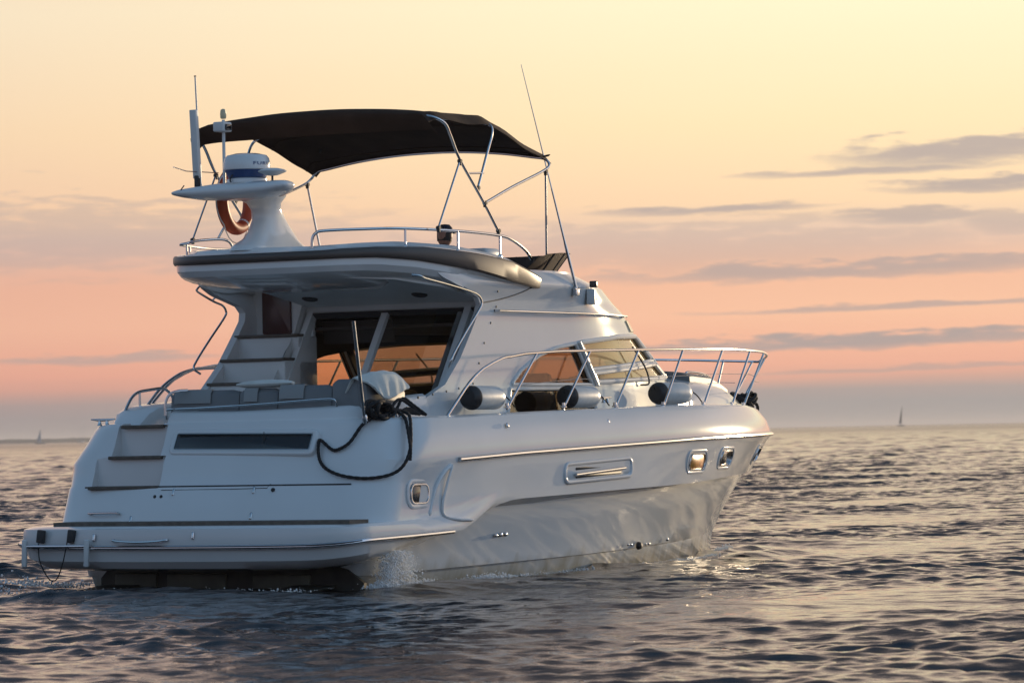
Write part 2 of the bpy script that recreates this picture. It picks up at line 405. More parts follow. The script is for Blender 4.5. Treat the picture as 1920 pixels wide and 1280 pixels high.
# cabin
CZ = [1.45, 2.06, 2.62, 2.8, 3.05, 3.25, 3.32]
def cabW(z): return ip(z, [1.45, 2.0, 2.75, 2.9, 3.06, 3.12, 3.32], [1.56, 1.50, 1.48, 1.50, 1.555, 1.53, 1.42])
def cabXs(z): return ip(z, CZ, [4.8, 4.7, 4.7, 4.6, 4.4, 3.9, 3.7])
def cabA(z): return ip(z, CZ, [4.7, 4.12, 3.05, 2.9, 2.35, 1.9, 1.8])
def xedge(z): return ip(z, [1.45, 1.75, 1.88, 2.0, 2.27, 2.55, 2.74, 2.83, 2.90, 2.96, 3.02, 3.08, 3.13, 3.17, 3.32], [.9, 1.1, 1.55, 1.92, 2.25, 2.50, 2.66, 2.69, 2.62, 2.40, 2.17, 1.98, 1.88, 1.86, 1.9])
def cab_outline(z, inset=0, n=48, aft=None):
    W = cabW(z) - inset; xs = cabXs(z); A = cabA(z) - inset * 1.5; xa = xedge(z) if aft is None else aft
    def yl(x):                            # under the overhang the side follows the deck edge above
        k = sstep(2.93, 3.05, z); return min(W, lerp(W, ip(x, [.98, 1.4, 2.0, 2.6, 3.3], [1.14, 1.36, 1.53, 1.6, 1.6]) - .03 - inset, k))
    out = [(lerp(xa, xs, (i / 14) ** 1.5), 0) for i in range(14)]; out = [(x, yl(x)) for x, _ in out]
    for i in range(n + 1):
        t = math.pi / 2 * i / n; out.append((xs + A * math.sin(t), W * math.cos(t)))
    return out
def cab_loop(z, inset=0, aft=None):
    h = cab_outline(z, inset, aft=aft)
    return [(x, -y, z) for x, y in h] + [(x, y, z) for x, y in h[::-1][1:]]   # stb aft -> bow -> port aft
# flybridge plan outline (half)
FLY = [(.30, 0), (.33, .3), (.42, .6), (.64, .9), (.98, 1.14), (1.4, 1.36), (2.0, 1.53), (2.6, 1.6), (3.3, 1.6), (3.9, 1.53), (4.7, 1.25), (5.3, .75), (5.5, 0)]
def fly_half(inset=0):
    P = spl([(x, y, 0) for x, y in FLY], 6); out = []
    for i, p in enumerate(P):
        a = P[max(0, i - 1)]; b = P[min(len(P) - 1, i + 1)]; t = (b - a).normalized(); nrm = Vector((-t.y, t.x, 0))
        q = p + Vector((t.y, -t.x, 0)) * (inset(p.x) if callable(inset) else inset)
        out.append((q.x, max(q.y, 0) if 0 < i < len(P) - 1 else 0))
    return out
def zbt(x): return ip(x, [.3, .6, .75, 1.1, 1.7, 2.5, 3.18, 3.6, 3.92, 5.5], [3.33, 3.345, 3.36, 3.38, 3.385, 3.34, 3.28, 3.19, 3.13, 3.13])
def zbb(x): return ip(x, [.3, .77, 1.1, 1.56, 2.33, 3.17, 3.73, 5.5], [3.25, 3.275, 3.285, 3.26, 3.18, 3.07, 3.02, 3.0])
def zct(x): return ip(x, [.3, .7, 1.1, 1.5, 2.3, 3.3, 3.9, 4.4, 5.5], [3.40, 3.40, 3.435, 3.455, 3.43, 3.345, 3.24, 3.21, 3.2])
# ------------------------------------------------------------------ water
def wave_set():
    ws = []
    r = np.random.default_rng(5)
    wind = math.radians(-100)              # crests run roughly across the view
    for lam_lo, lam_hi, n, st in ((5.0, 12.0, 10, .010), (2.2, 5.0, 22, .020), (1.0, 2.2, 40, .032), (.38, 1.0, 100, .088), (.13, .38, 150, .110)):
        for _ in range(n):
            lam = lam_lo * (lam_hi / lam_lo) ** r.random(); k = 2 * math.pi / lam
            th = wind + r.normal(0, .62)
            a = st * lam / (2 * math.pi) * math.sqrt(2 / n) * 1.5 * (.6 + .8 * r.random())
            ws.append((k * math.cos(th), k * math.sin(th), a, r.random() * 2 * math.pi, k))
    return ws
WS = wave_set()
BOAT = Vector((-2.94, 40.3, 0)); BYAW = R(60.5)
def to_world(p):
    c, s = math.cos(BYAW), math.sin(BYAW); return Vector((BOAT.x + p[0] * c - p[1] * s, BOAT.y + p[0] * s + p[1] * c, p[2]))

def sea_height(X, Y, cell=None):
    """Gerstner sum; returns displaced x, y, z"""
    x, y = X.copy(), Y.copy(); z = np.zeros_like(X)
    # gust patches modulate the small chop
    g = .75 + .35 * np.sin(.31 * X + .17 * Y + 1.3) * np.sin(.13 * X - .23 * Y) + .2 * np.sin(.9 * X - .5 * Y + .4)
    for kx, ky, a, ph, k in WS:
        f = 1.0
        if cell is not None: f = np.clip((2 * math.pi / k / cell - 2.2) / 2.0, 0, 1)
        if np.ndim(f) and not f.any(): continue
        t = kx * X + ky * Y + ph; aa = a * f * (g if k > 3 else 1.0) * (1.0 if X.ndim < 2 else 1.0 + 1.0 * np.clip((Y - 60) / 300, 0, 1))
        z += aa * np.cos(t); s = aa * np.sin(t) * 1.15
        x -= kx / k * s; y -= ky / k * s
    # boat: calmer in the lee, small bow and stern waves
    c, s_ = math.cos(BYAW), math.sin(BYAW)
    lx = (X - BOAT.x) * c + (Y - BOAT.y) * s_; ly = -(X - BOAT.x) * s_ + (Y - BOAT.y) * c
    for (ax, ay, rx, ry, h) in ((10.6, -.5, 1.1, .30, .10), (9.6, -1.35, 1.3, .28, .08), (11.3, .3, .7, .5, .05), (8.2, -2.3, 1.6, .35, .05), (-1.3, -.2, .9, 1.4, .06), (.2, -2.25, 1.0, .35, .08), (-.8, 2.3, .9, .5, .10)):
        z += h * np.exp(-((lx - ax) / rx) ** 2 - ((ly - ay) / ry) ** 2)
    return x, y, z

def build_water():
    th = np.concatenate([np.radians(np.linspace(-36, -9.2, 90)), np.radians(np.linspace(-9, 9, 860)), np.radians(np.linspace(9.2, 36, 90))])
    d = [20.0]
    while d[-1] < 45000:
        r = d[-1]; d.append(r + (.055 + .00022 * max(0, r - 30) if r < 110 else .0726 + (r - 110) * .0017 if r < 800 else r * .04))
    d = np.array(d)
    D, T = np.meshgrid(d, th, indexing='ij')
    X = D * np.tan(T); Y = D
    dr = np.gradient(d)[:, None] * np.ones_like(T)
    x, y, z = sea_height(X, Y, np.maximum(dr * .8, D * .0004))
    n0, n1 = X.shape
    V = np.stack([x, y, z], -1).reshape(-1, 3)
    i = np.arange(n0 - 1)[:, None] * n1 + np.arange(n1 - 1)[None, :]
    Q = np.stack([i, i + 1, i + n1 + 1, i + n1], -1).reshape(-1, 4)
    me = bpy.data.meshes.new("water")
    me.vertices.add(len(V)); me.vertices.foreach_set("co", V.astype(np.float32).ravel())
    me.loops.add(Q.size); me.loops.foreach_set("vertex_index", Q.astype(np.int32).ravel())
    me.polygons.add(len(Q)); me.polygons.foreach_set("loop_start", np.arange(0, Q.size, 4, dtype=np.int32))
    me.polygons.foreach_set("use_smooth", np.ones(len(Q), bool))
    me.update(calc_edges=True)
    m = bpy.data.materials.new("sea_water"); m.use_nodes = True; nt = m.node_tree; b = nt.nodes["Principled BSDF"]
    b.inputs['Base Color'].default_value = (.012, .017, .022, 1); b.inputs['Roughness'].default_value = .05; b.inputs['IOR'].default_value = 1.333
    geo = nt.nodes.new("ShaderNodeNewGeometry")
    mp = nt.nodes.new("ShaderNodeMapping"); mp.inputs['Scale'].default_value = (1, 1.7, 1); nt.links.new(geo.outputs['Position'], mp.inputs[0])
    prev = None
    for sc_, st_, dist in ((.28, .5, .10), (.9, .4, .04), (3.2, .5, .022), (9.0, .5, .007)):
        n = nt.nodes.new("ShaderNodeTexNoise"); n.inputs['Scale'].default_value = sc_; n.inputs['Detail'].default_value = 4; n.inputs['Roughness'].default_value = .55
        nt.links.new(mp.outputs[0], n.inputs['Vector'])
        k = nt.nodes.new("ShaderNodeBump"); k.inputs['Strength'].default_value = st_; k.inputs['Distance'].default_value = dist
        nt.links.new(n.outputs[0], k.inputs['Height'])
        if prev: nt.links.new(prev, k.inputs['Normal'])
        prev = k.outputs[0]
    nt.links.new(prev, b.inputs['Normal'])
    ln = nt.nodes.new("ShaderNodeVectorMath"); ln.operation = 'LENGTH'; nt.links.new(geo.outputs['Position'], ln.inputs[0])
    rg = nt.nodes.new("ShaderNodeMapRange"); rg.inputs[1].default_value = 120; rg.inputs[2].default_value = 1200; rg.inputs[3].default_value = .03; rg.inputs[4].default_value = .24
    nt.links.new(ln.outputs['Value'], rg.inputs[0]); nt.links.new(rg.outputs[0], b.inputs['Roughness'])      # unresolved far chop
    me.materials.append(m)
    o = bpy.data.objects.new("water", me); col.objects.link(o); tag(o, kind='structure')
    return o

build_water()

# ------------------------------------------------------------------ yacht: big shells
yacht = empty("motor_yacht", BOAT, BYAW)
tag(yacht, "large white motor yacht with a dark brown sun canopy over its upper deck", "yacht")

def dirty_gel():
    m = mat("white_hull_with_waterline_stain", (.65, .69, .715), .10, bump=(1.1, .08, .06), coat=.2); nt = m.node_tree; b = nt.nodes["Principled BSDF"]
    tc = nt.nodes.new("ShaderNodeTexCoord"); sp = nt.nodes.new("ShaderNodeSeparateXYZ"); nt.links.new(tc.outputs['Object'], sp.inputs[0])
    mp = nt.nodes.new("ShaderNodeMapping"); mp.inputs['Scale'].default_value = (2.2, 2.2, .5); nt.links.new(tc.outputs['Object'], mp.inputs[0])
    n = nt.nodes.new("ShaderNodeTexNoise"); n.inputs['Scale'].default_value = 2.4; n.inputs['Detail'].default_value = 7; nt.links.new(mp.outputs[0], n.inputs['Vector'])
    a = nt.nodes.new("ShaderNodeMath"); a.operation = 'MULTIPLY_ADD'; a.inputs[1].default_value = -.42; nt.links.new(n.outputs[0], a.inputs[0]); nt.links.new(sp.outputs[2], a.inputs[2])
    r = nt.nodes.new("ShaderNodeMapRange"); r.inputs[1].default_value = -.20; r.inputs[2].default_value = .05; r.inputs[3].default_value = .75; r.inputs[4].default_value = 0; nt.links.new(a.outputs[0], r.inputs[0])
    x = nt.nodes.new("ShaderNodeMix"); x.data_type = 'RGBA'; x.inputs[6].default_value = (.65, .69, .715, 1); x.inputs[7].default_value = (.30, .26, .16, 1)
    nt.links.new(r.outputs[0], x.inputs[0]); nt.links.new(x.outputs[2], b.inputs['Base Color']); return m
HULLDIRT = dirty_gel()
rows = [mirror_row(r) for r in hull_rows()]
hull = MB().grid(rows, True, True, True).build("hull", GEL, yacht, ang=32)
low = MB().grid([mirror_row(r) for r in lower_rows()], True, True, True).build("lower_hull", HULLDIRT, yacht, ang=32)

# cabin shell with wing sides: outer skin, inner skin, joined round the open aft edge
zs = sorted(set([1.45, 1.6, 1.75, 1.88, 1.94, 2.0, 2.1, 2.2, 2.27, 2.4, 2.55, 2.65, 2.74, 2.79, 2.83, 2.87, 2.90, 2.93, 2.96, 2.99, 3.02, 3.05, 3.08, 3.11, 3.14, 3.17, 3.19]))
outer = [cab_loop(z) for z in zs]
inner = [cab_loop(min(z, 3.26), .07, aft=xedge(z) + .02) for z in zs]
def cabin_shell():
    mb = MB(); nz, nv = len(zs), len(outer[0])
    V = [p for r in outer for p in r] + [p for r in inner for p in r]; off = nz * nv; F = []
    for i in range(nz - 1):
        for j in range(nv - 1):
            F.append((i * nv + j, i * nv + j + 1, (i + 1) * nv + j + 1, (i + 1) * nv + j))
            F.append((off + i * nv + j, off + (i + 1) * nv + j, off + (i + 1) * nv + j + 1, off + i * nv + j + 1))
        for j in (0, nv - 1):
            q = (i * nv + j, (i + 1) * nv + j, off + (i + 1) * nv + j, off + i * nv + j)
            F.append(q if j == 0 else q[::-1])
    for j in range(nv - 1):
        F.append((j, off + j, off + j + 1, j + 1))
        t = (nz - 1) * nv; F.append((t + j, t + j + 1, off + t + j + 1, off + t + j))
    return mb.add(V, F)
cabin = cabin_shell().build("cabin", GEL, yacht, ang=40)

# flybridge: overhang fascia, deck, brown band
def fb(x): return sstep(2.0, 2.8, x)
def fly_rows():
    rows = []
    for ins, zf in ((.9, lambda x: 3.0), (.42, lambda x: 3.05 if x < 2.6 else 2.98), (lambda x: .17 + .05 * fb(x), lambda x: max(zbb(x) - .17, 2.97)), (lambda x: .07 + .13 * fb(x), lambda x: zbb(x) - .13 + .03 * fb(x)), (lambda x: .025 + .12 * fb(x), lambda x: zbb(x) - .07 + .03 * fb(x)), (.02, lambda x: zbb(x) + .005),
                    (.02, lambda x: zbt(x) + .005), (.05, lambda x: zbt(x) + .02), (.14, lambda x: lerp(zbt(x), zct(x), .35)), (.19, lambda x: zct(x)), (.23, lambda x: zct(x)), (.27, lambda x: 3.13)):
        rows.append([(x, y, zf(x)) for x, y in fly_half(ins)])
    return rows
def loop2(row):
    return [(x, -y, z) for x, y, z in row[::-1]] + row[1:-1]
fly = MB().grid([loop2(r) for r in fly_rows()], True, True, True).build("flybridge_moulding", GEL, yacht, ang=40)
def band():
    h = [p for p in fly_half(-.012) if p[0] < 3.93]; hi = [p for p in fly_half(.03) if p[0] < 3.93]
    n = min(len(h), len(hi)); h, hi = h[:n], hi[:n]
    G = []
    def sec(o, i, sgn):
        x, y = o; X, Y = i
        zb, zt = zbb(x), zbt(x); b = .018
        return [(X, sgn * Y, zb), (x + (X - x) * .3, sgn * lerp(y, Y, .3), zb - .004), (x, sgn * y, zb + b), (x, sgn * y, zt - b), (x + (X - x) * .3, sgn * lerp(y, Y, .3), zt + .004), (X, sgn * Y, zt + .01)]
    for a, b_ in list(zip(h, hi))[::-1]: G.append(sec(a, b_, -1))
    for a, b_ in list(zip(h, hi))[1:]: G.append(sec(a, b_, 1))
    return MB().grid(G, True, True, True)
band().build("brown_band", BROWN, yacht, ang=30)
# ------------------------------------------------------------------ small builders on surfaces
def frame(c, n, up=(0, 0, 1)):
    n = Vector(n).normalized(); up = Vector(up); v = (up - n * up.dot(n)).normalized(); u = v.cross(n)
    return Vector(c), u, v, n            # u points right when looking at the face
def rrect(w, h, r, k=6):
    out = []
    for cx, cy, a0 in ((w / 2 - r, h / 2 - r, 0), (-w / 2 + r, h / 2 - r, 90), (-w / 2 + r, -h / 2 + r, 180), (w / 2 - r, -h / 2 + r, 270)):
        for i in range(k + 1):
            a = R(a0 + 90 * i / k); out.append((cx + r * math.cos(a), cy + r * math.sin(a)))
    return out
def at(fr, a, b, d=0): c, u, v, n = fr; return c + u * a + v * b + n * d
def ring(name, fr, w, h, r, wid, d, m, parent, back=.03, sh=0.0):
    """raised rounded-rectangle frame; sh shears it (rise per metre along u)"""
    o = rrect(w, h, r); i_ = rrect(w - 2 * wid, h - 2 * wid, max(r - wid, .004)); q = wid * .25
    om = rrect(w - 2 * q, h - 2 * q, max(r - q, .004)); im = rrect(w - 2 * wid + 2 * q, h - 2 * wid + 2 * q, max(r - wid + q, .004))
    G = [[at(fr, a, b + sh * a, dd) for a, b in L] for L, dd in ((o, -back), (o, d * .5), (om, d), (im, d), (i_, d * .5), (i_, -back))]
    return MB().grid(G, True).build(name, m, parent, ang=50)
def plate(name, fr, w, h, r, d, m, parent, back=.02, sh=0.0):
    o = rrect(w, h, r); q = min(.006, d * .4 + .001); i_ = rrect(w - 2 * q, h - 2 * q, max(r - q, .003))
    G = [[at(fr, a, b + sh * a, dd) for a, b in L] for L, dd in ((o, -back), (o, d - q), (i_, d))]
    return MB().grid(G, True, True, True).build(name, m, parent, ang=50)
def slab(name, G1, G2, m, parent=None, build=True):
    """closed solid between two equal grids"""
    G1 = np.array([[tuple(p) for p in r] for r in G1]); G2 = np.array([[tuple(p) for p in r] for r in G2]); nu, nv = G1.shape[:2]
    idx = lambda i, j, k: k * nu * nv + i * nv + j
    F = []
    for i in range(nu - 1):
        for j in range(nv - 1):
            F.append((idx(i, j, 0), idx(i + 1, j, 0), idx(i + 1, j + 1, 0), idx(i, j + 1, 0)))
            F.append((idx(i, j, 1), idx(i, j + 1, 1), idx(i + 1, j + 1, 1), idx(i + 1, j, 1)))
    for i in range(nu - 1):
        F.append((idx(i, 0, 0), idx(i, 0, 1), idx(i + 1, 0, 1), idx(i + 1, 0, 0))); F.append((idx(i, nv - 1, 0), idx(i + 1, nv - 1, 0), idx(i + 1, nv - 1, 1), idx(i, nv - 1, 1)))
    for j in range(nv - 1):
        F.append((idx(0, j, 0), idx(0, j + 1, 0), idx(0, j + 1, 1), idx(0, j, 1))); F.append((idx(nu - 1, j, 0), idx(nu - 1, j, 1), idx(nu - 1, j + 1, 1), idx(nu - 1, j + 1, 0)))
    return mk(name, list(G1.reshape(-1, 3)) + list(G2.reshape(-1, 3)), F, m, parent, True, 40)
def boxcut(c, d, rot=None):
    o = MB().box(c, d, rot).build('cut', GEL, None, False); return o

# ------------------------------------------------------------------ cabin windows
def cab_pt(x, z, off=0.0, side=-1):
    xs, W, A = cabXs(z), cabW(z), cabA(z)
    if x <= xs: return Vector((x, side * (W + off), z))
    u = min((x - xs) / A, .9999); y = W * math.sqrt(1 - u * u); n = Vector((u / A, y / W / W, 0)).normalized()
    return Vector((x + n.x * off, side * (y + n.y * off), z))
def cab_th(th, z, off=0.0):
    xs, W, A = cabXs(z), cabW(z), cabA(z); a = R(th); p = Vector((xs + A * math.sin(a), -W * math.cos(a), z)); n = Vector((math.sin(a) / A, -math.cos(a) / W, 0)).normalized()
    return p + n * off
def poly_at(P, t):
    P = [Vector((a, b, 0)) for a, b in P]; L = [0]
    for a, b in zip(P[:-1], P[1:]): L.append(L[-1] + (b - a).length)
    s = t * L[-1]
    for i in range(len(P) - 1):
        if s <= L[i + 1] + 1e-9: return P[i].lerp(P[i + 1], (s - L[i]) / (L[i + 1] - L[i]))
    return P[-1]
def pgrid(Bp, Tp, off, side, nu=22, nv=8, th=False):
    G = []
    for i in range(nu + 1):
        b, t = poly_at(Bp, i / nu), poly_at(Tp, i / nu); row = []
        for j in range(nv + 1):
            p = b.lerp(t, j / nv); row.append(cab_th(p.x, p.y, off) if th else cab_pt(p.x, p.y, off, side))
        G.append(row)
    return G
def perim(G): return [r[0] for r in G] + G[-1][1:] + [r[-1] for r in G[::-1]][1:] + G[0][::-1][1:-1]
SW_UP = ([(3.30, 2.0), (5.06, 2.0)], [(3.33, 2.04), (3.5, 2.15), (3.9, 2.31), (4.3, 2.395), (4.72, 2.44)])
SW_LO = ([(3.13, 1.68), (5.08, 1.70)], [(3.24, 1.955), (5.08, 1.96)])
WS_UP = ([(5.06, 2.16), (7.30, 2.28)], [(4.83, 2.455), (5.9, 2.53), (6.75, 2.55)])
WS_LO = ([(5.18, 2.025), (7.86, 2.10)], [(5.10, 2.125), (7.42, 2.25)])
WINS = []
for side in (-1, 1):
    for Bp, Tp, kind in ((*SW_UP, 's'), (*SW_LO, 'l'), (*WS_UP, 'w'), (*WS_LO, 'x')): WINS.append((Bp, Tp, side, False, kind))
for a, b in ((53, 88), (92, 127)): WINS.append(([(a, 2.10), (b, 2.10)], [(a, 2.53), (b, 2.53)], 1, True, 'c'))
def wcut(): return [slab('cut', pgrid(B, T, .15, s, th=t), pgrid(B, T, -.25, s, th=t), GEL) for B, T, s, t, k in WINS]
boolean(cabin, wcut())
# dark lining of the saloon (walls and ceiling)
zl = [1.5, 1.8, 2.1, 2.35, 2.6, 2.64]
lo_ = [cab_loop(z, .078, aft=2.55 + (z - 2) * .7) for z in zl]; li_ = [cab_loop(z, .10, aft=2.55 + (z - 2) * .7) for z in zl]
_z, _o, _i = zs, outer, inner; zs, outer, inner = zl, lo_, li_
lining = cabin_shell().build("saloon_lining", DARKIN, yacht); zs, outer, inner = _z, _o, _i
boolean(lining, wcut())
def cap(name, z, t, ins, m, aft, zo=None):
    lp = cab_loop(z if zo is None else zo, ins, aft=aft); n = len(lp)
    V = [(x, y, z) for x, y, _ in lp] + [(x, y, z + t) for x, y, _ in lp]
    F = [tuple(range(n))[::-1], tuple(range(n, 2 * n))] + [(i, (i + 1) % n, n + (i + 1) % n, n + i) for i in range(n)]
    return mk(name, V, F, m, yacht, True, 30)
cap("saloon_ceiling", 2.625, .03, .09, DARKIN, 2.95)
cap("cabin_roof", 3.17, .045, .035, GEL, 2.6)
cap("saloon_floor", 1.40, .04, .12, DARKIN, 2.0)
mk("dashboard", *(lambda P: (P, [(0, 1, 2, 3), (4, 7, 6, 5), (0, 4, 5, 1), (1, 5, 6, 2), (2, 6, 7, 3), (3, 7, 4, 0)]))(
    [(5.6, -1.3, 1.45), (7.9, -.8, 1.45), (7.9, .8, 1.45), (5.6, 1.3, 1.45), (5.7, -1.3, 1.93), (7.9, -.8, 2.02), (7.9, .8, 2.02), (5.7, 1.3, 1.93)]), DARKIN, yacht, False)
MB().box((4.3, .95, 1.75), (1.6, .5, .5), bev=.06).build("saloon_sofa", DARKIN, yacht)
MB().box((5.0, -.75, 1.78), (.12, .5, .72), Matrix.Rotation(.12, 3, 'Y'), .05).box((4.8, -.75, 1.55), (.5, .5, .12), None, .05).build("helm_seat", DARKIN, yacht)
GL_SCREEN = glass_mat("lightly_tinted_screen_glass", (.93, .85, .72), veil=((.85, .62, .30), .42))
FRAME = mat("white_window_frame", (.74, .73, .70), .3, var=(6, .08))
for B, T, s, t, k in WINS:
    nm = {'s': 'side_window', 'l': 'lower_side_window', 'w': 'windscreen_pane', 'x': 'windscreen_pane', 'c': 'front_window'}[k]
    w = slab(nm, pgrid(B, T, -.030, s, th=t), pgrid(B, T, -.038, s, th=t), GLASS if k in 'sl' else GL_SCREEN, yacht)
    P = perim(pgrid(B, T, .004, s, th=t)); cen = sum(P, Vector()) / len(P)
    MB().tube(P, .021 if k in 'sl' else .028, 8, True).build("window_frame", FRAME, w)
    Q = perim(pgrid(B, T, -.012, s, th=t)); Q = [p + (cen - p).normalized() * .022 for p in Q]
    MB().tube(Q, .007, 6, True).build("window_seal", SEAL, w)
for s in (-1, 1):
    tb("window_post", [cab_pt(4.33, 1.70, .008, s), cab_pt(4.33, 1.965, .008, s)], .017, FRAME, yacht)
    MB().tube([cab_pt(4.79 + (2.45 - z) * .84, z, .02, s) for z in np.linspace(2.46, 1.99, 8)], .020, 8).build("windscreen_pillar", FRAME, yacht)
    # wiper with its arm, grab rail, horn light
    tb("wiper_arm", [cab_pt(6.4, 2.0, .02, s), cab_pt(6.55, 2.02, .07, s), cab_pt(6.5, 2.2, .07, s), cab_pt(6.2, 2.42, .06, s)], .010, SEAL, yacht, 4)
    pr = [cab_pt(x, 2.765, .055, s) for x in np.linspace(3.0, 6.35, 24)]
    h = MB().tube([cab_pt(3.0, 2.765, 0, s)] + pr + [cab_pt(6.38, 2.765, 0, s)], .014, 10)
    for x in (3.9, 4.9, 5.8): h.tube([cab_pt(x, 2.765, -.01, s), cab_pt(x, 2.765, .055, s)], .011, 8)
    h.build("cabin_grab_rail", STEEL, yacht)
# cream navigation light cover under the brow, stb and port
for s in (-1, 1):
    G1 = pgrid([(6.55, 2.60), (7.12, 2.61)], [(6.50, 2.72), (6.86, 2.74)], .018, s, 6, 3); G2 = pgrid([(6.55, 2.60), (7.12, 2.61)], [(6.50, 2.72), (6.86, 2.74)], -.02, s, 6, 3)
    slab("navigation_light", G1, G2, CREAM, yacht)

# moulding joint running down from the band, and snap fasteners
tb("moulding_joint", [cab_pt(x, z, .001) for x, z in ((3.72, 3.03), (3.45, 2.955), (3.1, 2.89), (2.72, 2.845))], .006, SEAL, yacht, 5)
def dome(c, n, r, m, name, parent, h=.5): return MB().lathe([(r, -.004), (r, r * .15), (r * .8, r * h * .8), (r * .4, r * h), (0, r * h * 1.05)], c, n, 10).build(name, m, parent)
for x, z in ((3.02, 2.81), (3.0, 2.97), (2.99, 2.77), (2.91, 2.64), (2.755, 2.43), (2.63, 2.22), (2.49, 2.01), (2.19, 1.96), (1.93, 1.93), (1.65, 1.90), (1.36, 1.87), (1.08, 1.83)):
    dome(cab_pt(x, z), (0, -1, 0), .013, SEAL, "snap_fastener", yacht)

# ------------------------------------------------------------------ stern: coaming, quarter, steps
def coam_rows():
    rows = []
    for k, (ins, f) in enumerate(((0, -.2), (0, -.05), (.0, .0), (.035, .62), (.06, .9), (.10, 1.0), (.16, 1.0), (.18, .9), (.18, -.2))):
        o = outline(.175 + ins, 1.565 - ins, 12, 3, .42 - min(ins, .1), crown=.09, taper=0, NA=22); row = []
        for x, y in o:
            if x > 1.75: continue
            base = 1.66; top = ip(x, [.1, .3, .7, 1.15, 1.8], [1.75, 1.79, 1.845, 1.885, 1.93]) - .02 * (1 - min(1, y / 1.2)); row.append((x, y, base + f * (top - base)))
        rows.append(row)
    n = min(len(r) for r in rows); return [r[:n] for r in rows]
cr = coam_rows()
def coam(side_full):
    out = []
    for r in cr:
        stb = [(x, -y, z) for x, y, z in r[::-1]]; port = [(x, y, z) for x, y, z in r[1:] if y <= .78 and x < .6]
        out.append(stb + port)
    n = min(map(len, out)); out = [o[len(o) - n:] for o in out]
    G = np.array(out).transpose(1, 0, 2); return G
MB().grid(coam(True), True, True, True).build("cockpit_coaming", GEL, yacht, ang=35)
# port quarter coaming: stands higher beside the steps
def qsec(x, zt, y0, y1): return [(x, y1, 1.55), (x, y1 + .0, zt - .10), (x, y1 - .04, zt - .02), (x, y1 - .12, zt), (x, y0 + .08, zt), (x, y0 + .02, zt - .02), (x, y0, zt - .08), (x, y0, 1.55)]
G = [qsec(x, z, 1.33, y1) for x, z, y1 in ((.50, 1.60, 1.62), (.62, 1.69, 1.72), (.78, 1.79, 1.80), (.95, 1.845, 1.84), (1.2, 1.87, 1.86), (1.8, 1.90, 1.87), (2.4, 1.93, 1.86), (3.4, 1.96, 1.80))]
MB().grid(G, True, True, True).build("port_coaming", GEL, yacht, ang=40)
boolean(hull, [boxcut((.62, 1.02, 1.80), (1.5, .54, .34)), boxcut((-.42, 1.0, 1.485), (1.26, .62, .33)), boxcut((-.54, 1.05, 1.18), (1.14, .86, .32))])
for z, x0, y0, y1, d in ((1.63, .155, .77, 1.27, .5), (1.32, -.01, .68, 1.32, .30), (1.02, -.15, .62, 1.48, .26)):
    MB().box((x0 + d / 2 - .01, (y0 + y1) / 2, z + .004), (d, y1 - y0, .035), None, .008).build("step_tread", TEAK, yacht)
# teak on the bathing platform
G = [[(x, y, .667 + dz) for x, y in ((-.80 + .12 * abs(y) ** 2.5 / 8, y), (-.33 + .10 * abs(y) ** 2.5 / 8, y))] for dz in (0, .03) for y in ()] or None
ys = np.linspace(-1.86, 1.60, 26)
G1 = [[(-.55 - .1 + .12 * (abs(y) / 2) ** 2.5, y, .693), (-.285 + .10 * (abs(y) / 2) ** 2.5, y, .693)] for y in ys]
G2 = [[(a[0], a[1], .655) for a in r] for r in G1]
slab("platform_teak", G1, G2, TEAK, yacht)
# seam strip across the transom, hatch seams
def tr(y, z, off=0.0):                 # transom face point
    x = ip(z, [.66, .70, 1.015, 1.045, 1.24, 1.43, 1.58, 1.65], [-.29, -.285, -.17, -.135, -.07, .05, .115, .15]) + .115 * (abs(y) / 2.0) ** 2.5
    return Vector((x - off, y, z))
TN = Vector((-.93, 0, .36))
tb("transom_seam", [tr(y, 1.032, .004) for y in np.linspace(1.55, -1.60, 30)], .008, SEAL, yacht)
tb("hatch_seam", [tr(.57, .998, .001), tr(-.3, 1.0, .001), tr(-.68, 1.006, .001), tr(-.70, 1.045, .003)], .0035, SEAL, yacht)
def latch(y, z, plat=False):
    c = Vector((-.945, y, z)) if plat else tr(y, z, -.002); fr = frame(c, (-1, 0, .1) if plat else TN)
    o = plate("latch", fr, .028, .075, .01, .012, STEEL, yacht); dome(at(fr, 0, -.018, .012), fr[3], .012, STEEL, "latch_knob", o)
for y, z in ((.42, .975), (-.53, .985), (-.548, .735), (.882, .71)): latch(y, z)
latch(-.32, .565, True); latch(.85, .55, True)
for y in (.637, .559): dome(tr(y, .935), TN, .018, BLACK, "vent_outlet", yacht, .3)
k = dome(tr(-.752, .986), TN, .022, BLACK, "filler_cap", yacht, .8)
def grab(a, b, out, r, m, name, nsag=.02):
    a, b = Vector(a), Vector(b); o = Vector(out); mid = (a + b) / 2 + o * 1.15 - Vector((0, 0, nsag))
    return tb(name, [a, a + o * .8, a.lerp(b, .15) + o * 1.1 - Vector((0, 0, nsag * .6)), mid, a.lerp(b, .85) + o * 1.1 - Vector((0, 0, nsag * .6)), b + o * .8, b], r, m, yacht, 5)
grab(tr(1.40, .765), tr(1.04, .77), (-.05, 0, .01), .012, STEEL, "grab_handle", 0)
grab((-.93, .61, .525), (-.93, -.02, .525), (-.055, 0, .0), .013, STEEL, "grab_handle", .02)
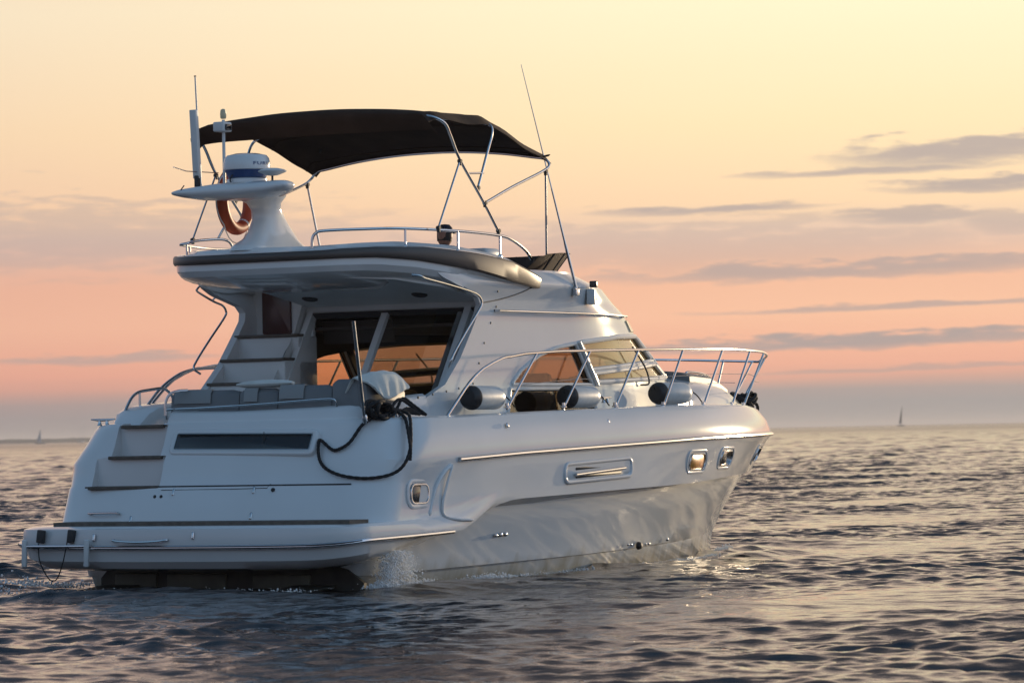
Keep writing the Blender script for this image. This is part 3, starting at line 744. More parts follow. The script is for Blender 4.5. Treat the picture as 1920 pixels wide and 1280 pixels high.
# transom window
fr = frame(tr(-.275, 1.455, .012), (-.88, .012, .46))
ring("transom_window_surround", fr, 1.74, .285, .07, .055, .024, GEL, yacht, sh=-.018, back=.06)
w = plate("transom_window", fr, 1.62, .20, .02, .012, DGLASS, yacht, sh=-.018)
ring("window_frame", fr, 1.68, .235, .045, .032, .026, GEL2, w, sh=-.018); ring("window_trim", fr, 1.625, .180, .02, .008, .028, STEEL, w, sh=-.018)
MB().box(at(fr, .25, 0, .014), (.006, .006, .19)).build("window_divider", SEAL, w)
# portlights
PORT_AMB = mat("amber_curtain_with_painted_glow", (.85, .36, .08), .35, var=(22, .4), coat=.15)  # reflected sunset glow on the pane is painted into the amber curtain colour
PORT_DK = mat("dim_curtain_behind_portlight", (.09, .075, .055), .12, var=(20, .5), coat=.8)
def side_y(x, z):                      # hull side half breadth at the portlights
    f = (z - zk(x)) / (zrub(x) - zk(x)); L = lerp(11.84, 12.18, f); n = lerp(2.15, 2.6, f); u = max(0, (x - 4.5) / (L - 4.5))
    return lerp(2.055, 2.082, f) * (1 - u ** n) - .10 * (max(0, 4.5 - x) / 5) ** 2
def hullfr(x, z, s):
    y = side_y(x, z); d = .05; tx = Vector((2 * d, s * (side_y(x + d, z) - side_y(x - d, z)), 0)); tz = Vector((0, s * (side_y(x, z + d) - side_y(x, z - d)), 2 * d))
    n = tx.cross(tz) * (-s); n = n if n.y * s > 0 else -n
    return frame((x, s * y, z), n)
for s in (-1, 1):
    for i, (x, z, w_, h_, gm) in enumerate(((6.62, 1.135, .50, .185, PORT_AMB), (7.66, 1.16, .48, .18, PORT_DK), (9.65, 1.185, .50, .18, DGLASS))):
        f_ = hullfr(x, z, s)
        ring("portlight_surround", f_, w_ + .15, h_ + .09, .12, .03, .007, GEL, yacht)
        p = plate("portlight", f_, w_ - .02, h_ - .02, .07, .004, gm, yacht); ring("portlight_frame", f_, w_, h_, .08, .014, .014, STEEL, p)
    f_ = frame((.57, s * 1.972, .92), (0, s, 0))
    ring("portlight_surround", f_, .46, .30, .12, .05, .012, GEL, yacht); p = plate("portlight", f_, .33, .19, .07, .004, DGLASS, yacht); ring("portlight_frame", f_, .35, .205, .08, .022, .02, STEEL, p)
    # engine air vent with slats and steel bar
    f_ = frame((4.12, s * 2.062, 1.085), (0, s, 0)); sh = .030 * (-1 if s > 0 else 1)
    ring("air_vent", f_, 1.52, .235, .09, .045, .022, GEL, yacht, sh=sh)
    v = plate("vent_recess", f_, 1.40, .15, .05, .003, GEL2, yacht, sh=sh)
    plate("vent_slot", (f_[0] + Vector((0, 0, .038)), *f_[1:]), 1.02, .034, .015, .007, SEAL, v, sh=sh); plate("vent_slot", (f_[0] + Vector((0, 0, -.045)), *f_[1:]), 1.02, .034, .015, .007, SEAL, v, sh=sh)
    MB().tube([at(f_, -.55, -.022 + sh * -.55, .03), at(f_, .55, -.002 + sh * .55, .03)], .017, 10).build("vent_bar", STEEL, v)
    # rubbing strakes
    rr_ = [p for p in outline(-.055, 2.092, 12.21, 2.6, .56) if p[0] >= 1.12]
    MB().tube([(x, s * y, zrub(x)) for x, y in rr_], .026, 10).build("rubbing_strake", STEEL, yacht)
    for x, z in ((2.26, 1.575), (4.43, 1.60)):
        dome((x, s * 2.025, z), (0, s, .35), .026, STEEL, "hull_fitting", yacht)
    for x, z, r_ in ((2.36, .455, .022), (2.46, .46, .026), (2.56, .462, .026), (5.64, .25, .016), (5.75, .25, .016), (6.30, .235, .016), (6.42, .235, .016), (7.15, .26, .02)):
        y = 1.80 if x < 3 else ip(x, [5.6, 7.2], [1.60, 1.28]); 
        dome((x, s * y, z), (0, s, 0), r_, STEEL, "drain_outlet", yacht, 1.0)
    dome((6.05, s * 1.50, .225), (0, s, 0), .045, BLACK, "exhaust_outlet", yacht, 1.0)
    # step moulded into the topsides abaft the strake
    MB().tube(spl([(1.12, s * 2.035, 1.20), (.98, s * 2.02, 1.12), (.86, s * 1.995, .98), (.78, s * 1.98, .80), (.74, s * 1.985, .70)], 5), [.006] + [.022] * 19 + [.008], 8).build("topside_crease", GEL, yacht)
    MB().tube(spl([(1.10, s * 2.055, 1.20), (1.02, s * 2.03, 1.0), (.96, s * 2.01, .80), (.99, s * 2.015, .69), (1.2, s * 2.05, .65), (1.46, s * 2.075, .635)], 5), [.005] + [.016] * 24 + [.004], 8).build("topside_crease", GEL, yacht)
# platform rail (strake with a dark insert)
pr = [p for p in outline(-.972, 2.125, 12, 3, .53, ins=None) if p[0] <= 1.28]
pl = [(x, -y, zrail(x) + .004 - .004) for x, y in pr[::-1]] + [(x, y, zrail(x)) for x, y in pr[1:]]
MB().tube(pl, .022, 10).build("platform_strake", STEEL, yacht)
MB().tube([(x - (.012 if x < -.5 else 0), y * 1.004, z + .004) for x, y, z in pl if x < .2 or True], .010, 8).build("strake_insert", SEAL, yacht)
# stowed boarding ladder on the port end of the platform
for y in (1.50, 1.13):
    o = MB().box((-.93, y, .565), (.06, .075, .13), Matrix.Rotation(.15, 3, 'X'), .012).build("ladder_bracket", SEAL, yacht)
for y in (1.66, .91):
    MB().box((-.99, y, .40), (.035, .055, .27), Matrix.Rotation(.04, 3, 'X'), .012).build("ladder_foot", GEL2, yacht)
tb("ladder_tube", [(-.985, 1.66, .47), (-.985, .91, .47)], .016, STEEL, yacht)
tb("ladder_cord", [(-.975, 1.50, .50), (-1.0, 1.47, .33), (-1.0, 1.38, .17), (-1.0, 1.31, .13), (-1.0, 1.25, .17), (-.99, 1.19, .33), (-.975, 1.15, .52)], .006, ROPE, yacht, 6)

# recessed transom and trim tabs below the platform; its shade is painted in dark
UB = mat("shade_painted_underbody", (.045, .046, .036), .6, var=(4, .7)); UB2 = mat("shade_painted_olive_underbody", (.13, .135, .10), .55, var=(3, .5))
MB().grid([[(-.03, y, z0), (-.03, y, z1), (.02, y, z1), (.02, y, z0)] for y, z0, z1 in ((-1.69, -.2, .07), (-1.5, -.3, .20), (-1.2, -.35, .28), (0, -.35, .30), (1.1, -.35, .28), (1.32, -.3, .22), (1.42, -.2, .12))], True, True, True).build("stern_shade_plate", UB, yacht)
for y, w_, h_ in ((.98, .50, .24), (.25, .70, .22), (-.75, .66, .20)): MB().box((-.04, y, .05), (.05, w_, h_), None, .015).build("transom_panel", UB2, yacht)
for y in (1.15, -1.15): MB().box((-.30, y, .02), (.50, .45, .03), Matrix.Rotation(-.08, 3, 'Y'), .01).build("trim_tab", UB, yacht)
# ------------------------------------------------------------------ cockpit
# aft bulkhead with sliding doors, leaning forward
def bh(y, z, off=0): return Vector((2.32 + (z - 2) * .7 + off, y, z))
def beam(name, a, b, w_, d_, m, parent=None):
    a, b = Vector(a), Vector(b); t = (b - a).normalized(); n = Vector((-1, 0, .7)).normalized(); u = t.cross(n).normalized()
    P = [q + u * sx * w_ / 2 + n * sy * d_ / 2 for q in (a, b) for sx, sy in ((-1, -1), (1, -1), (1, 1), (-1, 1))]
    return mk(name, P, [(3, 2, 1, 0), (4, 5, 6, 7), (0, 1, 5, 4), (1, 2, 6, 5), (2, 3, 7, 6), (3, 0, 4, 7)], m, parent or yacht, False)
beam("door_header", bh(.75, 2.83), bh(-1.42, 2.83), .09, .08, GEL2)
beam("door_track", bh(.72, 2.775), bh(-1.36, 2.775), .012, .09, SEAL)
beam("door_jamb", bh(.68, 2.80), bh(.68, 1.45), .07, .10, GEL2); beam("door_jamb", bh(-1.26, 2.80), bh(-1.26, 1.45), .08, .10, GEL2)
beam("door_post", bh(-.24, 2.78), bh(-.24, 1.45), .075, .05, GEL2); beam("door_post", bh(-1.16, 2.76), bh(-1.16, 1.45), .05, .04, STEEL)
d = slab("sliding_door", [[bh(-.27, 1.5, .03), bh(-.27, 2.76, .03)], [bh(-.85, 1.5, .03), bh(-.85, 2.76, .03)]], [[bh(-.27, 1.5, .038), bh(-.27, 2.76, .038)], [bh(-.85, 1.5, .038), bh(-.85, 2.76, .038)]], DOORGL, yacht)
mk("saloon_pelmet", [bh(.66, 2.72, .2), bh(-.22, 2.72, .2), bh(-.22, 2.48, .42), bh(.66, 2.48, .42)], [(0, 1, 2, 3)], DARKIN, yacht, False)
# headliner sloping from the overhang lip to the door header
flim = lambda x: ip(x, [.9, 1.1, 1.4, 2.0, 2.6], [.75, .95, 1.15, 1.36, 1.46])
G1 = [[(x, y, z) for y in np.linspace(-flim(x), .74, 9)] for x, z in ((.95, 3.09), (1.5, 3.07), (2.1, 3.0), (2.6, 2.92), (2.93, 2.86))]
slab("headliner", G1, [[(p[0], p[1], p[2] + .03) for p in r] for r in G1], GEL2, yacht)
for y in (.42, -.92):
    MB().lathe([(.085, 0), (.085, .012), (.07, .02), (.03, .014), (0, .012)], (2.42, y, 2.95), (-.25, 0, -1), 20).build("speaker", SEAL, yacht)
for x, y in ((1.35, .3), (1.35, -.5), (1.55, -.7), (1.75, .1)): dome((x, y, 3.095 - (x - 1.35) * .1), (0, 0, -1), .02, SEAL, "ceiling_fitting", yacht)
# steps up to the flybridge on the port side, hatch and walls round them
boolean(fly, [boxcut((2.15, 1.12, 3.05), (1.7, .62, .28))])
for i, (x, z) in enumerate(((2.02, 2.08), (2.28, 2.33), (2.56, 2.585))):
    MB().box(((x + 2.93) / 2, 1.06, z - .62), (2.93 - x, .80, 1.2), None, .02).build("fly_step", GEL2, yacht)
    MB().box((x + .10, 1.06, z - .012), (.26, .80, .032), None, .01).build("step_tread", TEAK, yacht)
slab("stair_wall", [[(2.92, .70, 2.5), (2.92, .70, 3.2)], [(2.92, 1.46, 2.5), (2.92, 1.46, 3.2)]], [[(2.96, .70, 2.5), (2.96, .70, 3.2)], [(2.96, 1.46, 2.5), (2.96, 1.46, 3.2)]], GEL2, yacht)
mk("stair_side_panel", [bh(.74, 1.5), bh(.74, 2.82), (2.93, .74, 3.12), (2.84, .74, 3.04), (2.62, .74, 2.62), (2.1, .74, 2.0), (1.95, .74, 1.5)], [(0, 1, 2, 3, 4, 5, 6)], GEL2, yacht, False)
HATCHB = mat("smoked_brown_acrylic", (.11, .05, .048), .25, var=(3, .2))
plate("fly_hatch", frame((2.905, 1.15, 2.90), (-1, 0, 0)), .36, .60, .02, .012, HATCHB, yacht)
dome((2.885, 1.01, 3.10), (-1, 0, 0), .018, STEEL, "hatch_knob", yacht)
tb("stair_hand_rail", [bh(.80, 1.75, -.10), bh(.80, 2.2, -.10), bh(.78, 2.50, -.06), bh(.72, 2.58, -.02)], .012, STEEL, yacht, 5)
for x_, y, z in ((2.75, 1.42, 2.42), (2.6, 1.42, 2.22)): plate("step_light", frame((x_, y, z), (0, -1, 0)), .09, .12, .01, .008, SEAL, yacht)
# sofa backs round the cockpit
def sofa(a, b, x_of, z0, z1, th=.13):
    G = []
    for i in range(9):
        y = lerp(a, b, i / 8); e = .02 if i in (0, 8) else 0; x = x_of(y)
        sec = [(x - .02, z0), (x - .03 + e, z0 + .12), (x - .01 + e, z1 - .05), (x + .02 + e, z1 - .012 - e), (x + .06, z1 - e), (x + .11, z1 - .02 - e), (x + th, z1 - .08), (x + th, z0)]
        G.append([(px_, y + (.02 if i == 8 else -.02) * 0, pz) for px_, pz in sec])
    return MB().grid(G, True, True, True).build("backrest", VINYL, SOFA, ang=45)
FLAP = mat("pale_cover_vinyl", (.26, .27, .27), .5)
SOFA = empty("cockpit_sofa", (0, 0, 0), 0, yacht)
xo = lambda y: .36 + .06 * (abs(y) / 1.5) ** 3
for a, b, zt in ((.80, -.02, 1.985), (-.03, -.48, 1.99), (-.49, -1.10, 2.01), (-1.11, -1.42, 2.06)): sofa(a, b, xo, 1.62, zt)
G = [[(x, y0 + dy, z) for dy, z in ((-.02, 1.62), (-.03, z1 - .06), (.02, z1), (.10, z1), (.13, z1 - .06), (.13, 1.62))] for x, y0, z1 in ((.40, -1.46, 2.05), (.7, -1.50, 2.08), (1.0, -1.48, 2.05), (1.14, -1.46, 1.98))]
MB().grid(G, True, True, True).build("backrest", VINYL, SOFA, ang=45)
for a, b, zt_f in ((.74, .30, 1.985), (-.10, -.26, 1.99), (-.52, -.80, 2.01)):
    G1 = [[(xo(y) - .022 + dx, y, zt_f + z) for dx, z in ((.07, .006), (.03, .0), (.006, -.04), (-.006, -.13))] for y in np.linspace(a, b, 6)]
    slab("cover_flap", G1, [[(p[0] - .008, p[1], p[2] + (.006 if p[2] > 1.98 else 0)) for p in r] for r in G1], FLAP, SOFA)
tb("sofa_rail", [(.29, .80, 1.70), (.27, .80, 1.78), (.27, .75, 1.80), (.26, .3, 1.81), (.27, -.4, 1.835), (.28, -1.0, 1.865), (.30, -1.18, 1.86), (.32, -1.2, 1.79)], .011, STEEL, yacht, 5)

# ------------------------------------------------------------------ rails
def outl_at(o, x): return float(np.interp(x, [p[0] for p in o if p[1] > 0 or True], [p[1] for p in o]))
railO = outline(.145, 1.91, 12.3, 2.6, .7); deckO = outline(.145, 1.90, 11.50, 2.6, .7)
ry = lambda x: float(np.interp(x, [p[0] for p in railO[30:]], [p[1] for p in railO[30:]])); dy = lambda x: float(np.interp(x, [p[0] for p in deckO[30:]], [p[1] for p in deckO[30:]]))
zra = lambda x: ip(x, [1.3, 1.55, 1.76, 2.02, 2.4, 2.89, 3.6, 5.4, 8, 10, 11.5, 12.3], [1.68, 1.86, 2.01, 2.15, 2.26, 2.31, 2.34, 2.37, 2.405, 2.40, 2.37, 2.345])
xs_ = list(np.linspace(2.4, 11.6, 60)) + list(np.linspace(11.7, 12.28, 10))
half_rail = [(1.30, 1.87, 1.66), (1.55, 1.88, 1.86), (1.76, 1.88, 2.01), (2.02, 1.89, 2.15)] + [(x, ry(x), zra(x)) for x in xs_]
loop = [(x, -y, z) for x, y, z in half_rail] + [(x, y, z - .02) for x, y, z in half_rail[::-1]]
BR = MB().tube(spl(loop, 2), .0155, 10).build("bow_rail", STEEL, yacht)
for s in (-1, 1):
    for (xt, xb) in ((3.13, 2.50), (4.28, 3.68), (5.39, 4.83), (6.56, 6.02), (7.85, 7.25), (9.12, 8.55), (10.28, 9.75), (12.2, 11.45)):
        if xt > 12 and s < 0: continue
        tb("stanchion", [(xb, s * dy(xb), 1.74), (xt, s * ry(xt), zra(xt) - (.02 if s > 0 else 0))], .0135, STEEL, BR)
        MB().lathe([(.035, 0), (.035, .01), (.02, .02), (.02, .05), (0, .05)], (xb, s * dy(xb), 1.752), (0, 0, 1), 12).build("stanchion_foot", STEEL, BR)
    tb("stanchion", [(11.25, s * dy(11.25), 1.7), (11.83, s * ry(11.83), 2.35)], .0135, STEEL, BR)
    wz = lambda x: ip(x, [2.8, 4, 5.1, 6, 7.9, 9.5, 10.5, 12], [1.99, 2.05, 2.06, 2.08, 2.12, 2.13, 2.10, 2.06])
    tb("guard_wire", [(x, s * (.45 * dy(min(x, 11.4)) + .55 * ry(x)), wz(x)) for x in np.linspace(2.8, 11.9, 40)], .0035, STEEL, BR, n=6)
# stern rails
tb("quarter_rail", [(.56, 1.62, 1.36), (.60, 1.68, 1.50), (.75, 1.70, 1.67), (.90, 1.70, 1.87), (1.0, 1.70, 1.96), (1.11, 1.70, 2.0), (1.30, 1.70, 2.02), (1.50, 1.70, 2.035), (1.60, 1.70, 2.02), (1.70, 1.70, 1.96), (1.75, 1.70, 1.86)], .016, STEEL, yacht, 6)
tb("quarter_rail_post", [(1.11, 1.70, 1.84), (1.11, 1.70, 2.0)], .013, STEEL, yacht)
tb("side_deck_rail", [(1.28, 1.72, 1.86), (1.40, 1.72, 1.95), (1.50, 1.72, 2.02), (1.70, 1.72, 2.12), (1.98, 1.72, 2.21), (2.4, 1.72, 2.25), (3.4, 1.72, 2.26)], .016, STEEL, yacht, 6)
tb("gate_rail", [(.20, .76, 1.74), (.20, .75, 1.88), (.22, .71, 1.955), (.26, .64, 1.985), (.34, .58, 1.99)], .014, STEEL, yacht, 5)
for s in (-1, 1):
    top_ = [(1.30, s * 1.50, 3.10), (1.36, s * 1.56, 3.09), (1.45, s * 1.575, 3.065), (1.84, s * 1.575, 3.02)] if s < 0 else [(1.97, 1.50, 3.11), (2.0, 1.55, 3.085), (2.04, 1.575, 3.05)]
    w_ = tb("wing_hand_rail", top_ + [(2.33, s * 1.575, 2.955), (2.50, s * 1.575, 2.915), (2.565, s * 1.575, 2.86), (2.54, s * 1.575, 2.79), (2.25, s * 1.575, 2.55), (2.0, s * 1.575, 2.33), (1.93, s * 1.57, 2.24), (1.98, s * 1.52, 2.18)], .012, STEEL, yacht, 5)
    tb("rail_bracket", [(2.30, s * 1.575, 2.96), (2.30, s * 1.52, 3.0)], .009, STEEL, w_)
# flybridge rails
FR = [(.66, 1.0 * .73, 3.38), (.66, .74, 3.48), (.68, .77, 3.53), (.74, .83, 3.552), (1.08, 1.07, 3.57), (1.51, 1.31, 3.58), (2.29, 1.48, 3.572), (3.05, 1.52, 3.55), (3.33, 1.52, 3.51), (3.69, 1.47, 3.42), (3.86, 1.45, 3.33)]
r1 = tb("fly_rail", [(x, -y, z) for x, y, z in FR], .0155, STEEL, yacht, 5)
for a, b in (((1.51, -1.31, 3.39), (1.51, -1.31, 3.575)), ((2.27, -1.48, 3.36), (2.27, -1.48, 3.572)), ((3.07, -1.52, 3.33), (3.07, -1.52, 3.55))):
    tb("rail_post", [a, b], .013, STEEL, r1); MB().lathe([(.026, 0), (.026, .008), (.015, .03), (0, .03)], a, (0, 0, 1), 10).build("post_foot", STEEL, r1)
r2 = tb("fly_aft_rail", [(1.56, .80, 3.38), (1.53, .80, 3.49), (1.45, .80, 3.54), (1.30, .82, 3.552), (1.0, .87, 3.53), (.86, .90, 3.50), (.88, 1.00, 3.49), (1.3, 1.22, 3.50), (2.0, 1.42, 3.50), (2.9, 1.5, 3.5), (3.2, 1.5, 3.38)], .014, STEEL, yacht, 5)
for p in ((.89, .93, 3.38), (1.45, 1.27, 3.38), (2.2, 1.44, 3.38)): tb("rail_post", [p, (p[0], p[1], 3.495)], .011, STEEL, r2)
# brown wraparound screen at the front of the flybridge
scr = [(3.72, 1.46), (4.0, 1.42), (4.35, 1.32), (4.75, 1.17), (5.1, 1.0), (5.38, .78), (5.58, .48), (5.66, .2), (5.68, 0)]
so_ = spl([(x, y, 0) for x, y in scr], 4)
def scr_row(z, f): return [(3.72 + (p.x - 3.72) * f, -p.y * (1 + (f - 1) * .6), z(p.x) if callable(z) else z) for p in so_] + [(3.72 + (p.x - 3.72) * f, p.y * (1 + (f - 1) * .6), z(p.x) if callable(z) else z) for p in so_[::-1][1:]]
zb_ = lambda x: ip(x, [3.7, 4.2, 5.7], [3.20, 3.17, 3.17]); zt_ = lambda x: ip(x, [3.72, 4.0, 4.5, 5.7], [3.33, 3.385, 3.42, 3.465])
A_, B_ = scr_row(zb_, 1.0), scr_row(zt_, 1.17)
scp = slab("fly_screen", [[Vector(a).lerp(Vector(b), t) for t in (0, .5, 1)] for a, b in zip(A_, B_)], [[Vector(a).lerp(Vector(b), t) + Vector((-.02, 0, 0)) for t in (0, .5, 1)] for a, b in zip(A_, B_)], BRWOOD, yacht)
for k in range(6, len(A_) - 6, 5):
    a, b = Vector(A_[k]), Vector(B_[k]); o_ = Vector((a.x - 4, a.y, 0)).normalized() * .006
    tb("screen_rib", [a + o_, b + o_], .007, SEAL, scp, n=6)
# helm console and seat tops
MB().box((4.55, -.35, 3.32), (.35, .5, .36), None, .05).build("helm_console", GEL2, yacht)
for y in (-.3, .45): MB().box((3.78, y, 3.32), (.10, .5, .30), None, .04).build("fly_seat_back", GEL2, yacht)
# whip aerial on a ratchet mount and search light box
A0 = Vector((4.72, -1.44, 3.05)); A1 = Vector((4.43, -1.42, 3.55)); A2 = Vector((3.99, -1.30, 5.41))
A0 = cab_pt(4.63, 3.02, .03); 
ae = MB().tube([A0, A0.lerp(A2, .18), A0.lerp(A2, .22), A0.lerp(A2, .45)], [.017, .017, .012, .009], 8).tube([A0.lerp(A2, .45), A2], [.008, .0035], 6).build("whip_aerial", STEEL, yacht)
MB().box(A0 + Vector((0, .01, -.03)), (.07, .06, .08), None, .01).lathe([(.02, -.05), (.02, .05)], A0, (1, 0, 0), 10).build("aerial_mount", STEEL, ae)
lb = cab_pt(5.02, 2.95, .05); MB().box(lb, (.13, .09, .17), Matrix.Rotation(.35, 3, 'Z'), .015).build("light_box", GEL2, yacht)
MB().box(lb + Vector((.02, -.02, .135)), (.10, .08, .07), Matrix.Rotation(.35, 3, 'Z'), .012).build("horn", BROWN, yacht)
# foredeck trunk and sun pad
def trunk(x0, x1, wf, zf, base, n=16, p=.35):
    G = []
    for i in range(n + 1):
        x = lerp(x0, x1, i / n); w_, zt = wf(x), zf(x)
        G.append([(x, -w_ * math.cos(math.pi * j / 16), base + (zt - base) * max(0, math.sin(math.pi * j / 16)) ** p) for j in range(17)])
    return MB().grid(G, True, True, True)
wf = lambda x: ip(x, [7.3, 8.5, 9.5, 10.3, 10.7, 10.95], [1.42, 1.22, 1.0, .74, .5, .12]); zf = lambda x: ip(x, [7.3, 8.8, 9.5, 10.06, 10.56, 10.95], [2.06, 2.13, 2.10, 1.99, 1.85, 1.66])
trunk(7.3, 10.95, wf, zf, 1.48).build("foredeck_trunk", GEL, yacht)
trunk(8.7, 10.3, lambda x: wf(x) * .72, lambda x: zf(x) + .065, 1.9, p=.2).build("sun_pad", VINYL, yacht)
MB().box((9.05, .15, 2.21), (.35, .5, .10), None, .045).box((9.5, .25, 2.20), (.18, .3, .07), None, .03).build("deck_hatch", GEL2, yacht)
tb("foredeck_grab_rail", [(9.0, -.62, 2.11), (9.05, -.63, 2.17), (9.6, -.58, 2.14), (10.1, -.48, 2.03), (10.5, -.38, 1.9), (10.52, -.37, 1.84)], .014, STEEL, yacht, 5)
# cleats
def cleat(c, rz, parent=yacht, s=1.0):
    q = Matrix.Rotation(rz, 3, 'Z'); m = MB(); P = lambda x, y, z: Vector(c) + q @ Vector((x * s, y * s, z * s))
    m.lathe([(.03 * s, 0), (.018 * s, .02 * s), (.016 * s, .05 * s)], P(-.045, 0, 0), (0, 0, 1), 10).lathe([(.03 * s, 0), (.018 * s, .02 * s), (.016 * s, .05 * s)], P(.045, 0, 0), (0, 0, 1), 10)
    m.tube([P(-.15, 0, .065), P(-.07, 0, .06), P(0, 0, .058), P(.07, 0, .06), P(.15, 0, .065)], [.007, .014, .015, .014, .007], 10)
    return m.build("cleat", STEEL, parent)
cleat((.45, 1.70, 1.655), R(90), s=1.0); cleat((.72, -1.66, 1.675), 0); cleat((4.95, -1.72, 1.80), 0, s=.9); cleat((4.95, 1.72, 1.80), 0, s=.9)
# ensign staff
st = tb("ensign_staff", [(.16, -1.62, 1.62), (-.18, -1.72, 2.61)], .017, STEEL, yacht)
MB().lathe([(.03, 0), (.03, .05), (.02, .07), (0, .07)], (.165, -1.62, 1.64), (-.33, -.1, 1), 10).build("staff_socket", STEEL, st)
# ------------------------------------------------------------------ radar arch
def arch_body():
    G = []
    for z, x0, x1, hw in ((3.38, .42, 1.62, .24), (3.41, .44, 1.60, .235), (3.44, .48, 1.54, .21), (3.50, .62, 1.45, .17), (3.58, .72, 1.36, .15), (3.70, .80, 1.22, .135), (3.80, .80, 1.13, .13), (3.87, .74, 1.10, .15), (3.94, .55, 1.12, .24), (4.0, .42, 1.08, .26), (4.06, .36, 1.02, .22)):
        c, a = (x0 + x1) / 2, (x1 - x0) / 2
        G.append([(c + a * math.copysign(abs(math.cos(t)) ** .75, math.cos(t)), hw * math.copysign(abs(math.sin(t)) ** .75, math.sin(t)), z) for t in np.linspace(0, 2 * math.pi, 28, endpoint=False)])
    return MB().grid(G, True, True, True)
ARCH = arch_body().build("radar_mast", GEL, yacht, ang=50)
G = []
for y, x0, x1, zt, zb in ((-.76, .28, .42, 4.025, 3.985), (-.74, .24, .46, 4.04, 3.965), (-.66, .22, .56, 4.055, 3.935), (-.48, .24, .72, 4.065, 3.90), (-.25, .28, .86, 4.075, 3.89), (0, .32, .96, 4.08, 3.88), (.25, .28, .86, 4.07, 3.89), (.48, .24, .72, 4.045, 3.90), (.66, .22, .56, 4.02, 3.93), (.74, .24, .46, 4.0, 3.95), (.76, .28, .42, 3.99, 3.96)):
    c, a, zc, h = (x0 + x1) / 2, (x1 - x0) / 2, (zt + zb) / 2, (zt - zb) / 2
    G.append([(c + a * math.cos(t), y * .90, zc + h * math.copysign(abs(math.sin(t)) ** .8, math.sin(t))) for t in np.linspace(0, 2 * math.pi, 20, endpoint=False)])
MB().grid(G, True, True, True).build("mast_wing", GEL, ARCH, ang=50)
RD = MB().lathe([(.205, 0), (.205, .06), (.17, .075), (0, .075)], (.62, 0, 4.04), (0, 0, 1), 32).build("radar_pedestal", GEL, ARCH)
MB().lathe([(.175, .07), (.19, .075), (.215, .13), (.225, .155)], (.62, 0, 4.04), (0, 0, 1), 32).build("radar_base", BLUEP, RD)
MB().lathe([(.225, .15), (.236, .155), (.238, .165), (.236, .22), (.225, .27), (.20, .30), (.12, .318), (0, .322)], (.62, 0, 4.04), (0, 0, 1), 40).build("radar_dome", GEL, RD)
def curved_text(s, rad, c, a0, size, m, parent, name):
    """lettering wrapped round a drum, built from a text curve turned into mesh"""
    cu = bpy.data.curves.new("txt", 'FONT'); cu.body = s; cu.size = size; cu.extrude = 0.0; cu.offset = size * .012; cu.space_character = 1.15
    t = bpy.data.objects.new("txt", cu); col.objects.link(t); bpy.context.view_layer.update()
    me = bpy.data.meshes.new_from_object(t.evaluated_get(bpy.context.evaluated_depsgraph_get())); bpy.data.objects.remove(t)
    bm = bmesh.new(); bm.from_mesh(me); bmesh.ops.triangulate(bm, faces=bm.faces[:]); bmesh.ops.subdivide_edges(bm, edges=bm.edges[:], cuts=1)
    for v in bm.verts:
        a = a0 + v.co.x * 1.75 / rad; v.co = Vector((c[0] + rad * math.cos(a), c[1] + rad * math.sin(a), c[2] + v.co.y))
    bm.to_mesh(me); bm.free(); me.materials.append(m)
    o = bpy.data.objects.new(name, me); col.objects.link(o); o.parent = parent; return o
curved_text("FURUNO", .2395, (.62, 0, 4.235), R(228), .046, BLUEP, RD, "lettering")
g = MB().lathe([(.012, 0), (.012, .085), (.03, .09)], (.47, -.40, 4.03), (0, 0, 1), 12).build("aerial_stem", SEAL, ARCH)
MB().lathe([(.02, .08), (.06, .085), (.14, .118), (.145, .128), (.12, .142), (.06, .155), (0, .158)], (.47, -.40, 4.03), (0, 0, 1), 28).build("satellite_aerial", GEL2, ARCH)
a = MB().tube([(.69, .60, 4.0), (.69, .61, 4.1), (.64, .62, 5.18)], [.014, .012, .008], 8).build("vhf_aerial", GEL2, ARCH); dome((.64, .62, 5.18), (0, 0, 1), .013, SEAL, "aerial_tip", a)
MB().box((.655, .64, 4.49), (.06, .075, .70), Matrix.Rotation(-.07, 3, 'Y'), .01).build("panel_aerial", GEL2, ARCH); MB().box((.66, .63, 4.11), (.05, .05, .12), None, .01).build("aerial_clamp", SEAL, ARCH)
tb("wind_vane", [(.22, .62, 4.235), (.45, .62, 4.205), (1.04, .62, 4.215)], .005, STEEL, ARCH, n=6)
p = MB().tube([(.66, .30, 4.0), (.66, .30, 4.72)], .016, 10).build("light_pole", GEL2, ARCH)
MB().box((.64, .30, 4.645), (.16, .13, .10), None, .015).build("deck_light", GEL2, p); MB().box((.635, .225, 4.64), (.09, .02, .06), None, .004).build("light_lens", DGLASS, p)
MB().lathe([(.024, .73), (.03, .74), (.032, .78), (.026, .82), (.01, .83), (0, .83)], (.66, .30, 4.0), (0, 0, 1), 14).build("anchor_light", CREAM, p)
tb("mast_brace", [(1.42, .90, 3.56), (1.46, .82, 3.75), (1.0, .60, 3.93)], .013, STEEL, ARCH, 3)
MB().box((.95, .52, 3.87), (.12, .10, .12), None, .03).build("horn", GEL2, ARCH)
tb("cable", [(.42, -.02, 3.98), (.40, .06, 4.08), (.44, .04, 4.16)], .008, SEAL, ARCH, 4); tb("cable", [(.30, .55, 4.05), (.24, .55, 3.99), (.30, .54, 3.93)], .006, SEAL, ARCH, 4)
MB().box((.42, .02, 3.965), (.07, .10, .10), None, .01).build("canopy_clamp", SEAL, ARCH)

